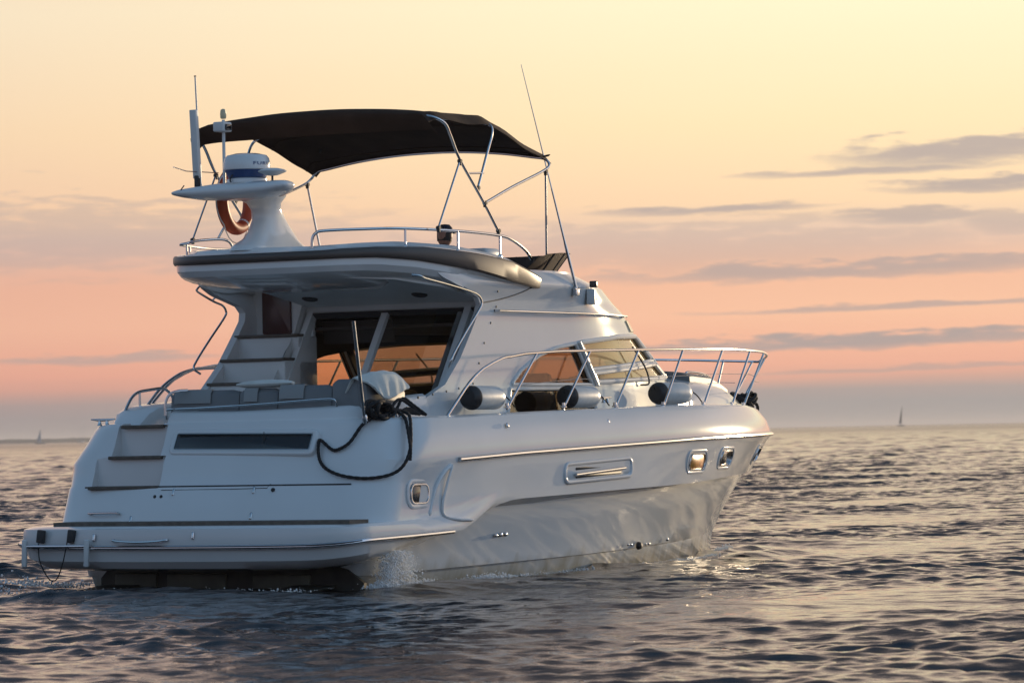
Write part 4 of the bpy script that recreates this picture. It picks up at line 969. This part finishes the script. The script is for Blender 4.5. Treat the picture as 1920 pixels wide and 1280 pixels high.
# ------------------------------------------------------------------ canopy on its folding bows
BIM = empty("sun_canopy", (0, 0, 0), 0, yacht)
def bow(name, leg, top_z, top_x, crown, r=.0145, yw=1.5):
    """leg: points (x, z) from base up; crossbar at top"""
    L = [(x, -yw, z) for x, z in leg]; x, z = top_x, top_z
    cross = [(lerp(leg[-1][0], x, .75), -yw + .06, lerp(leg[-1][1], z, .7)), (x, -yw + .22, z)] + [(x, y, z + crown * (1 - (y / (yw - .2)) ** 2)) for y in (-.9, -.45, 0, .45, .9)]
    P = L + cross + [(a, -b, c) for a, b, c in cross[:2][::-1]] + [(a, -b, c) for a, b, c in L[::-1]]
    return tb(name, P, r, STEEL, BIM, 5)
bow("canopy_bow", [(3.08, 3.60), (2.76, 3.91), (2.31, 4.31), (2.13, 4.54), (2.02, 4.66)], 4.745, 1.84, .09, .016)
bow("canopy_bow", [(2.67, 4.03), (2.88, 4.41), (2.99, 4.62)], 4.745, 3.05, .11)
bow("canopy_bow", [(2.81, 3.88), (3.39, 4.07), (4.02, 4.255), (4.20, 4.335)], 4.435, 4.22, .11)
for s in (-1, 1):
    tb("canopy_strut", [(2.31, s * 1.5, 4.29), (1.85, s * 1.5, 3.59)], .012, STEEL, BIM); tb("canopy_strut", [(2.44, s * 1.5, 4.17), (2.79, s * 1.5, 4.19)], .010, STEEL, BIM)
    tb("canopy_strut", [(4.12, s * 1.5, 4.26), (4.28, s * 1.40, 3.33)], .012, STEEL, BIM)
    for x, z in ((3.08, 3.60), (1.85, 3.59), (2.81, 3.88), (2.67, 4.03), (2.31, 4.29), (4.12, 4.27)):
        MB().lathe([(.02, -.02), (.024, 0), (.02, .02)], (x, s * 1.5, z), (0, 1, 0), 10).box((x, s * 1.5, z - .02), (.03, .03, .05), None, .005).build("hinge", SEAL, BIM)
def canvas():
    st_ = [(1.93, 4.60, 1.50, .02), (1.80, 4.70, 1.49, .06), (1.79, 4.752, 1.46, .09), (1.95, 4.775, 1.46, .10), (2.4, 4.775, 1.47, .115), (2.8, 4.775, 1.48, .13), (3.06, 4.765, 1.48, .135), (3.35, 4.69, 1.48, .12), (3.75, 4.57, 1.48, .115), (4.05, 4.49, 1.49, .12), (4.24, 4.455, 1.50, .125), (4.27, 4.42, 1.50, .12)]
    P = spl([(x, w, z) for x, z, w, c in st_], 3); C = spl([(c, 0, 0) for *_, c in st_], 3); G = []
    ny = 30; r_ = np.random.default_rng(3)
    for i, (p, c) in enumerate(zip(P, C)):
        row = []; sag = .018 * math.sin(i / (len(P) - 1) * math.pi * 4) ** 2
        for j in range(ny + 1):
            t = -1 + 2 * j / ny; y = t * p.y; z = p.z + c.x * (1 - t * t) - sag * (1 - t * t) + .006 * math.sin(j * 1.7 + i * .8) * (abs(t) > .8)
            if abs(t) > .93: z -= (abs(t) - .93) / .07 * .075 + .008 * math.sin(i * 1.1); y -= math.copysign((abs(t) - .93) * .2, t)
            row.append((p.x + .01 * math.sin(j * .9), y, z))
        G.append(row)
    return G
G = canvas()
slab("canopy_canvas", G, [[(p[0], p[1], p[2] - .006) for p in r] for r in G], CANVAS, BIM)
for s in (0, -1): tb("canvas_seam", [Vector(r[s if s else 0]) + Vector((0, (.03 if s == 0 else -.03), .012)) for r in G[4:-2]], .005, CANVAS, BIM, n=6)
for i, j in ((12, 3), (12, 27), (24, 4), (24, 26)): MB().box(Vector(G[i][j]) + Vector((0, 0, -.02)), (.03, .02, .05)).build("canvas_strap", SEAL, BIM)
for i in (6, 15, 21, 27): tb("canvas_seam", [Vector(p) + Vector((0, 0, -.010)) for p in G[i]], .006, CANVAS, BIM, n=6)
MB().tube([(4.17, -1.44, 4.43), (4.235, -1.475, 4.445), (4.255, -1.485, 4.455)], [.012, .012, .003], 6).build("loose_corner", CANVAS, BIM)

# ------------------------------------------------------------------ loose things on the yacht (top level, placed in world space)
def place(o, p, rz=0.0, rot=None):
    o.location = to_world(p); o.rotation_euler = rot if rot else (0, 0, BYAW + rz); return o
def fender():
    e = empty("fender", (0, 0, 0))
    prof = [(.0, -.31), (.05, -.308), (.095, -.29), (.118, -.255), (.122, -.2), (.122, .2), (.118, .25), (.10, .29), (.06, .315), (.03, .325), (0, .326)]
    MB().lathe(prof, (0, 0, 0), (1, 0, 0), 32).build("fender_body", FEND, e)
    MB().lathe([(.0, -.335), (.045, -.333), (.09, -.322), (.114, -.28), (.1245, -.24), (.1245, -.225), (.12, -.222)], (0, 0, 0), (1, 0, 0), 32).build("fender_end_cap", BLACK, e)
    MB().lathe([(.03, .30), (.03, .36), (.018, .37), (0, .37)], (0, 0, 0), (1, 0, 0), 12).build("fender_eye", FEND, e)
    tb("fender_lanyard", [(.35, 0, 0), (.42, .02, .03), (.50, -.02, -.02), (.55, -.06, -.10)], .007, ROPE, e, 5)
    tb("fender_lanyard", [(-.30, 0, .02), (-.36, -.02, .06), (-.42, -.05, .10)], .006, ROPE, e, 5)
    return e
f0 = fender()
for i, (x, y, z, lab) in enumerate(((2.22, -1.77, 1.86, "white fender nearest the stern, by the curved foot of the bow rail"), (4.30, -1.75, 1.865, "middle white fender of three, in front of the cabin side window"), (6.60, -1.66, 1.90, "white fender farthest forward, beside the foredeck ahead of the windscreen"))):
    if i == 0: o = f0
    else:
        o = f0.copy(); col.objects.link(o)
        for ch in list(f0.children): c = ch.copy(); col.objects.link(c); c.parent = o
    place(o, (x, y, z), [0, -.02, -.10][i]); tag(o, lab, "fender", "fenders lashed inside the starboard bow rail")
# mooring line on the starboard quarter: coil, cleat turns and a hanging bight
def local_obj(name, mb, m): o = mb.build(name, m); o.location = BOAT; o.rotation_euler = (0, 0, BYAW); return o
rm = MB(); rr2 = np.random.default_rng(4)
hang = [(.33, -1.62, 1.68), (.20, -1.56, 1.60), (.07, -1.50, 1.44), (.02, -1.41, 1.375), (.02, -1.32, 1.37), (.045, -1.185, 1.46), (.015, -1.175, 1.44), (-.03, -1.195, 1.335), (-.07, -1.25, 1.24), (-.085, -1.34, 1.17), (-.085, -1.52, 1.11), (-.01, -1.75, 1.085), (.13, -1.93, 1.12), (.22, -2.02, 1.21), (.34, -2.02, 1.36), (.46, -1.96, 1.55), (.60, -1.86, 1.69), (.70, -1.72, 1.73)]
def braid(pts, r, n=8):
    P = spl(pts, 10); return MB().tube(P, [r * (1 + .12 * math.sin(i * 2.1)) for i in range(len(P))], 8)
def addmb(a, b): a.add(b.V, b.F)
addmb(rm, braid(hang, .017))
addmb(rm, braid([(.66, -1.70, 1.72), (.52, -1.86, 1.66), (.40, -1.97, 1.50), (.33, -2.03, 1.36), (.30, -2.04, 1.25)], .017))
for k in range(9):
    a0 = rr2.random() * 6; c = (.42 + rr2.normal(0, .03), -1.60, 1.74 + rr2.normal(0, .015)); ra, rb = .15 + rr2.random() * .05, .055 + rr2.random() * .035
    addmb(rm, MB().tube(spl([(c[0] + ra * math.cos(t), c[1] + .07 * math.sin(t + k) - .02 * k / 3, c[2] + rb * math.sin(t)) for t in np.linspace(a0, a0 + 2 * math.pi, 10)[:-1]], 5, True), .017, 8, True))
for k in range(5):
    addmb(rm, braid([(.50, -1.64 - .01 * k, 1.76), (.62, -1.66, 1.735 + .006 * k), (.78, -1.67, 1.74), (.92, -1.66, 1.72 + .01 * k), (1.10, -1.68, 1.70)], .016))
addmb(rm, braid([(.62, -1.64, 1.76), (.75, -1.62, 1.83), (.88, -1.60, 1.85), (1.0, -1.62, 1.80), (1.12, -1.66, 1.72), (1.2, -1.70, 1.695)], .016))
addmb(rm, braid([(.80, -1.6, 1.76), (.92, -1.6, 1.86), (1.05, -1.63, 1.80), (1.18, -1.70, 1.70)], .016))
tag(local_obj("mooring_rope", rm, ROPE), "thick black rope looped on the stern cleat with a bight hanging down the transom", "rope")
rm = MB()
for k in range(12):
    c = (11.12 + rr2.normal(0, .09), -.22 + rr2.normal(0, .08), 1.80 + .008 * k); ra = .12 + rr2.random() * .10; rb = .03 + rr2.random() * .03
    addmb(rm, MB().tube(spl([(c[0] + ra * math.cos(t), c[1] + ra * .8 * math.sin(t), c[2] + rb * math.sin(2 * t + k)) for t in np.linspace(k, k + 2 * math.pi, 10)[:-1]], 4, True), .020, 8, True))
addmb(rm, braid([(11.2, -.3, 1.82), (11.35, -.38, 1.80), (11.45, -.36, 1.72), (11.4, -.3, 1.70)], .02))
tag(local_obj("rope_heap", rm, ROPE), "heap of black rope piled on the bow inside the pulpit", "rope")
# towel over the corner of the sofa
T_ = [(.36, -1.40, 2.07), (.50, -1.47, 2.115), (.70, -1.49, 2.135), (.90, -1.49, 2.125), (1.05, -1.48, 2.08), (1.16, -1.47, 2.0)]
B_t = [(.44, -1.575, 1.97), (.55, -1.60, 1.88), (.68, -1.60, 1.865), (.85, -1.60, 1.91), (1.02, -1.58, 1.955), (1.15, -1.55, 1.97)]
TT, BB = spl(T_, 5), spl(B_t, 5); G = []
for i, (t, b) in enumerate(zip(TT, BB)):
    f = .006 * math.sin(i * 1.3); inner = t + Vector((0, .12, -.14)); c1 = t + Vector((0, .05, -.015)); c2 = t + Vector((0, -.045, -.02)); G.append(spl([inner, c1, t + Vector((0, 0, f)), c2, t.lerp(b, .5) + Vector((-.01, -.035 + f, 0)), b + Vector((0, f, 0))], 3))
o = slab("towel", G, [[(p[0], p[1] + .012, p[2] - .012) for p in r] for r in G], FABRIC); o.location = BOAT; o.rotation_euler = (0, 0, BYAW)
tag(o, "white terry towel draped over the starboard corner of the grey cockpit sofa", "towel")
G = []
for i in range(13):
    y = lerp(.04, -.62, i / 12); w_ = math.sin(math.pi * min(max((i + .35) / 12.7, 0), 1)) ** .45
    G.append([(.44 + .10 * w_ * math.cos(t), y, 2.03 + .01 * i / 12 + .042 * w_ * math.sin(t)) for t in np.linspace(0, 2 * math.pi, 16, endpoint=False)])
o = MB().grid(G, True, True, True).build("seat_cushion", FABRIC); o.location = BOAT; o.rotation_euler = (0, 0, BYAW)
tag(o, "flat white cushion lying on top of the cockpit sofa backrest", "cushion")
# life ring hanging on the mast
E_ = empty("life_ring"); place(E_, (1.04, .42, 3.92), rot=None); E_.rotation_euler = (0, R(0), BYAW + R(4))
Gt = MB().tube([(.285 * math.cos(t), 0, .285 * math.sin(t)) for t in np.linspace(0, 2 * math.pi, 48, endpoint=False)], .066, 14, True).build("ring_body", ORANGE, E_)
for a in (R(-58), R(122)):
    MB().tube([(.285 * math.cos(a + t), 0, .285 * math.sin(a + t)) for t in np.linspace(-.05, .05, 5)], .0675, 14).build("reflective_band", GEL2, E_)
for k in range(4):
    a = R(45 + 90 * k); tb("grab_line", [((.285 + .068 + .05 * math.sin(math.pi * t) * (1.6 if k in (2, 3) else 1)) * math.cos(a + t * R(90)), 0, (.285 + .068 + .05 * math.sin(math.pi * t) * (1.6 if k in (2, 3) else 1)) * math.sin(a + t * R(90))) for t in np.linspace(0, 1, 9)], .006, GEL2, E_, n=6)
tag(E_, "orange life ring with a white grab line hung beside the radar mast", "life ring")

# ------------------------------------------------------------------ person on the flybridge
def person():
    e = empty("person")
    J = {0: (0, 0, 0.0), 1: (-.03, 0, .16), 2: (-.05, 0, .30), 3: (-.03, 0, .385), 4: (-.02, 0, .42),
         5: (-.04, .17, .335), 6: (.06, .24, .13), 7: (.26, .20, .08), 8: (-.04, -.17, .335), 9: (.06, -.24, .13), 10: (.26, -.20, .08),
         11: (.02, .09, -.01), 12: (.42, .12, .07), 13: (.78, .12, -.03), 14: (.86, .12, .04), 15: (.02, -.09, -.01), 16: (.42, -.12, .09), 17: (.78, -.12, -.03), 18: (.86, -.12, .04)}
    Ed = [(0, 1), (1, 2), (2, 3), (3, 4), (2, 5), (5, 6), (6, 7), (2, 8), (8, 9), (9, 10), (0, 11), (11, 12), (12, 13), (13, 14), (0, 15), (15, 16), (16, 17), (17, 18)]
    Rr = [.125, .12, .13, .055, .05, .065, .045, .03, .065, .045, .03, .095, .065, .045, .035, .095, .065, .045, .035]
    me = bpy.data.meshes.new("body"); me.from_pydata([J[i] for i in range(19)], Ed, []); o = bpy.data.objects.new("body", me); col.objects.link(o)
    md = o.modifiers.new("s", 'SKIN'); sub = o.modifiers.new("d", 'SUBSURF'); sub.levels = sub.render_levels = 2
    if not me.skin_vertices: me.attributes
    for i, v in enumerate(me.skin_vertices[0].data): v.radius = (Rr[i], Rr[i] * (1.25 if i in (0, 1, 2) else 1)); v.use_root = (i == 0)
    bpy.context.view_layer.update()
    m2 = bpy.data.meshes.new_from_object(o.evaluated_get(bpy.context.evaluated_depsgraph_get())); o.modifiers.clear(); o.data = m2; m2.materials.clear(); m2.materials.append(NAVY)
    m2.polygons.foreach_set("use_smooth", [True] * len(m2.polygons)); o.parent = e
    # head facing forward with nose, ears, cap
    hd = MB(); hc = Vector((.0, 0, .505))
    hd.lathe([(.001, -.115), (.045, -.105), (.066, -.07), (.076, -.02), (.079, .03), (.07, .08), (.045, .105), (.001, .115)], hc, (.08, 0, 1), 20); hd.V = [(x * 1.2, y, z) for x, y, z in hd.V]
    hd.lathe([(.045, -.15), (.046, -.06)], hc, (.15, 0, 1), 14)
    hd.lathe([(.001, 0), (.013, .01), (.017, .035), (.010, .05), (.001, .052)], hc + Vector((.062, 0, .02)), (.6, 0, -1), 8)
    for s in (-1, 1): hd.box(hc + Vector((-.005, s * .079, -.005)), (.035, .012, .055), None, .005)
    hd.build("head", SKIN, e)
    MB().lathe([(.082, .02), (.086, .04), (.08, .085), (.05, .118), (.001, .124)], hc, (.02, 0, 1), 22).box(hc + Vector((.10, 0, .035)), (.09, .11, .012), Matrix.Rotation(.15, 3, 'Y'), .004).build("cap", NAVY, e)
    MB().lathe([(.078, -.06), (.0815, -.01), (.083, .025)], hc + Vector((-.006, 0, 0)), (.08, 0, 1), 20).build("hair", HAIR, e)
    for s in (-1, 1):
        h = MB().box((.30, s * .19, .085), (.09, .075, .03), None, .012)
        for k in range(4): h.tube([(.34, s * (.165 + .017 * k), .088), (.375 - .004 * abs(k - 1.5), s * (.165 + .017 * k), .082), (.395, s * (.165 + .017 * k), .062)], [.009, .008, .006], 8)
        h.tube([(.30, s * .155, .085), (.33, s * .135, .08), (.355, s * .135, .072)], [.011, .009, .007], 8); h.build("hand", SKIN, e)
    return e
pe = person(); place(pe, (4.02, -.30, 3.125)); pe.scale = (1.02, 1.02, 1.0)
tag(pe, "person in a dark cap sitting low on the upper deck behind the rail", "person")

# ------------------------------------------------------------------ far boats and coast
def dirpos(px, d): return Vector(((px - 960) / 7610 * d, d, 0))
SAIL = mat("pale_sailcloth", (.42, .43, .44), .8); FARH = mat("far_white_hull", (.6, .58, .53), .5); DKS = mat("dark_sailcloth", (.07, .10, .12), .8)
def sailboat(px, d, L, H, masts, sm, rz, lab, heel=0, hm=None, sails=True):
    e = empty("sailing_boat", dirpos(px, d), R(rz)); e.rotation_euler = (R(heel), 0, R(rz))
    G = [[(x, w_ * math.sin(t), zz - .0 + (.9 + .25 * abs(x / L)) * (-math.cos(t) if math.cos(t) > 0 else 0) + .9) for t in np.linspace(-math.pi / 2, math.pi / 2, 7) for zz in (0,)] for x, w_ in ((-L / 2, L * .10), (-L * .3, L * .14), (0, L * .155), (L * .25, L * .11), (L * .42, L * .045), (L / 2, .03))]
    MB().grid(G, True, True, True).build("hull", hm or FARH, e)
    MB().box((-.02 * L, 0, 1.1), (L * .32, L * .16, .6), None, .15).build("cabin", hm or FARH, e)
    for mx, mh in masts:
        tb("mast", [(mx, 0, .9), (mx, 0, mh)], .11, GEL2, e, n=6); tb("boom", [(mx, 0, 2.2), (mx - L * .34, .3, 2.2)], .09, GEL2, e, n=6)
        if sails:
            V = [(mx - .15, 0, 2.4), (mx - L * .33, .35, 2.4), (mx - L * .17, .5, mh * .6), (mx - .15, 0, mh * .97)]
            mk("sail", V + [(a, b + .06, c) for a, b, c in V], [(0, 1, 2, 3), (7, 6, 5, 4), (0, 4, 5, 1), (1, 5, 6, 2), (2, 6, 7, 3), (3, 7, 4, 0)], sm, e, False)
    return tag(e, lab, "sailboat", "sailing boats far off on the horizon")
sailboat(72, 3300, 9.5, 13, ((.5, 12.5),), SAIL, 12, "small sailing boat on the far left with a sunlit hull and tall thin mast")
sailboat(152, 3900, 11, 23, ((1.5, 22.5), (-3.2, 17)), SAIL, 60, "faint two-masted sailing boat on the horizon just left of the yacht's stern", sails=False)
sailboat(1686, 3900, 9, 20, ((.6, 20.5),), DKS, 25, "dark sailing boat with raised sails at the horizon to the right of the yacht", heel=6, hm=DKS)
LAND = mat("far_wooded_shore", (.045, .055, .05), .9, var=(.02, .3))
N_ = 160; r4 = np.random.default_rng(9)
ax = np.linspace(-15.5, -4.55, N_); hgt = np.clip(5.0 + np.cumsum(r4.normal(0, .22, N_)) * .5, 4.0, 7.5); hgt *= np.clip((-4.6 - ax) / .6, 0.12, 1)
G = [[(math.tan(R(a)) * 6000, 6000 + 60 * math.sin(a * 3), -3), (math.tan(R(a)) * 6000, 6000 + 60 * math.sin(a * 3), h + .6 * r4.random()), (math.tan(R(a)) * 6120, 6120, h * 1.15 + r4.random()), (math.tan(R(a)) * 6400, 6400, h * .6), (math.tan(R(a)) * 6400, 6400, -3)] for a, h in zip(ax, hgt)]
tag(MB().grid(G, True, True, True).build("coastline", LAND, None), kind='structure')

# ------------------------------------------------------------------ splash and foam
SPRAY = mat("water_drops", (.85, .86, .86), .15, spec=.9)
def drops(name, spec, lab, n):
    r = np.random.default_rng(21 + n); mb_v, mb_f = [], []
    t = (1 + 5 ** .5) / 2; ico = np.array([(-1, t, 0), (1, t, 0), (-1, -t, 0), (1, -t, 0), (0, -1, t), (0, 1, t), (0, -1, -t), (0, 1, -t), (t, 0, -1), (t, 0, 1), (-t, 0, -1), (-t, 0, 1)]) / 1.9
    fa = [(0, 11, 5), (0, 5, 1), (0, 1, 7), (0, 7, 10), (0, 10, 11), (1, 5, 9), (5, 11, 4), (11, 10, 2), (10, 7, 6), (7, 1, 8), (3, 9, 4), (3, 4, 2), (3, 2, 6), (3, 6, 8), (3, 8, 9), (4, 9, 5), (2, 4, 11), (6, 2, 10), (8, 6, 7), (9, 8, 1)]
    for i in range(n):
        p, s = spec(r); k = len(mb_v); q = ico * s * (1, 1, .8 + .8 * r.random())
        mb_v += [tuple(np.array(p) + v) for v in q]; mb_f += [(a + k, b + k, c + k) for a, b, c in fa]
    o = mk(name, mb_v, mb_f, SPRAY); o.location = BOAT; o.rotation_euler = (0, 0, BYAW); return tag(o, lab, kind='stuff')
def sp1(r):
    # a fan of water thrown up beside the hull
    u = r.random(); a = math.pi * r.random(); rad = r.random() ** .3
    x = .15 + .25 * math.cos(a) * rad + r.normal(0, .015); z = .02 + .36 * math.sin(a) * rad
    if r.random() < .3: x = -.25 + 1.1 * r.random(); z = .02 + abs(r.normal(0, .025))
    return (x, -1.95 + r.normal(0, .07), z), .0035 + .0075 * r.random() ** 4
drops("splash", sp1, "spray thrown up beside the hull", 5200)
def sp2(r):
    x = -.4 + r.normal(0, .55); y = 2.25 + r.normal(0, .22); return (x, y, .02 + abs(r.normal(0, .045)) * (1 if abs(x + .5) < .5 else .4)), .004 + .010 * r.random() ** 2
drops("foam", sp2, "broken foam behind the platform", 1500)
def sp3(r):
    x = 1.9 + r.normal(0, .22); return (x, -2.0 + r.normal(0, .05), .04 + abs(r.normal(0, .022))), .004 + .008 * r.random() ** 3
drops("foam", sp3, "foam at the waterline", 260)

def sp4(r):
    # thin line of lapping foam along the starboard waterline and round the stern
    if r.random() < .72:
        x = r.random() * 10.6; k = .5 + .5 * math.sin(x * 5.1) * math.sin(x * 2.3 + 1); x += .12 * r.normal(); hb = ip(x, [0, 3, 6, 8, 10, 10.9], [1.66, 1.68, 1.50, 1.22, .55, .1]); y = -(hb + .04 + abs(r.normal(0, .05)) * (.4 + k))
        return (x, y, .015 + abs(r.normal(0, .012)) + (.05 if x > 9 else 0)), (.003 + .006 * r.random() ** 3) * (.5 + k)
    return (-1.0 + r.normal(0, .35), -1.6 + 3.6 * r.random(), .02 + abs(r.normal(0, .012))), .003 + .007 * r.random() ** 3
drops("foam", sp4, "thin foam lapping along the hull", 2400)

# ------------------------------------------------------------------ sea haze
HZ = bpy.data.materials.new("sea_haze"); HZ.use_nodes = True; HZ.node_tree.nodes.clear()
_v = HZ.node_tree.nodes.new("ShaderNodeVolumePrincipled"); _v.inputs['Color'].default_value = (.86, .84, .86, 1); _v.inputs['Density'].default_value = HAZE; _v.inputs['Anisotropy'].default_value = .2
_o = HZ.node_tree.nodes.new("ShaderNodeOutputMaterial"); HZ.node_tree.links.new(_v.outputs[0], _o.inputs['Volume'])
_h = MB().box((0, 22000, 11.0), (76000, 48000, 28.0)).build("haze", HZ, None, False); tag(_h, kind='stuff')
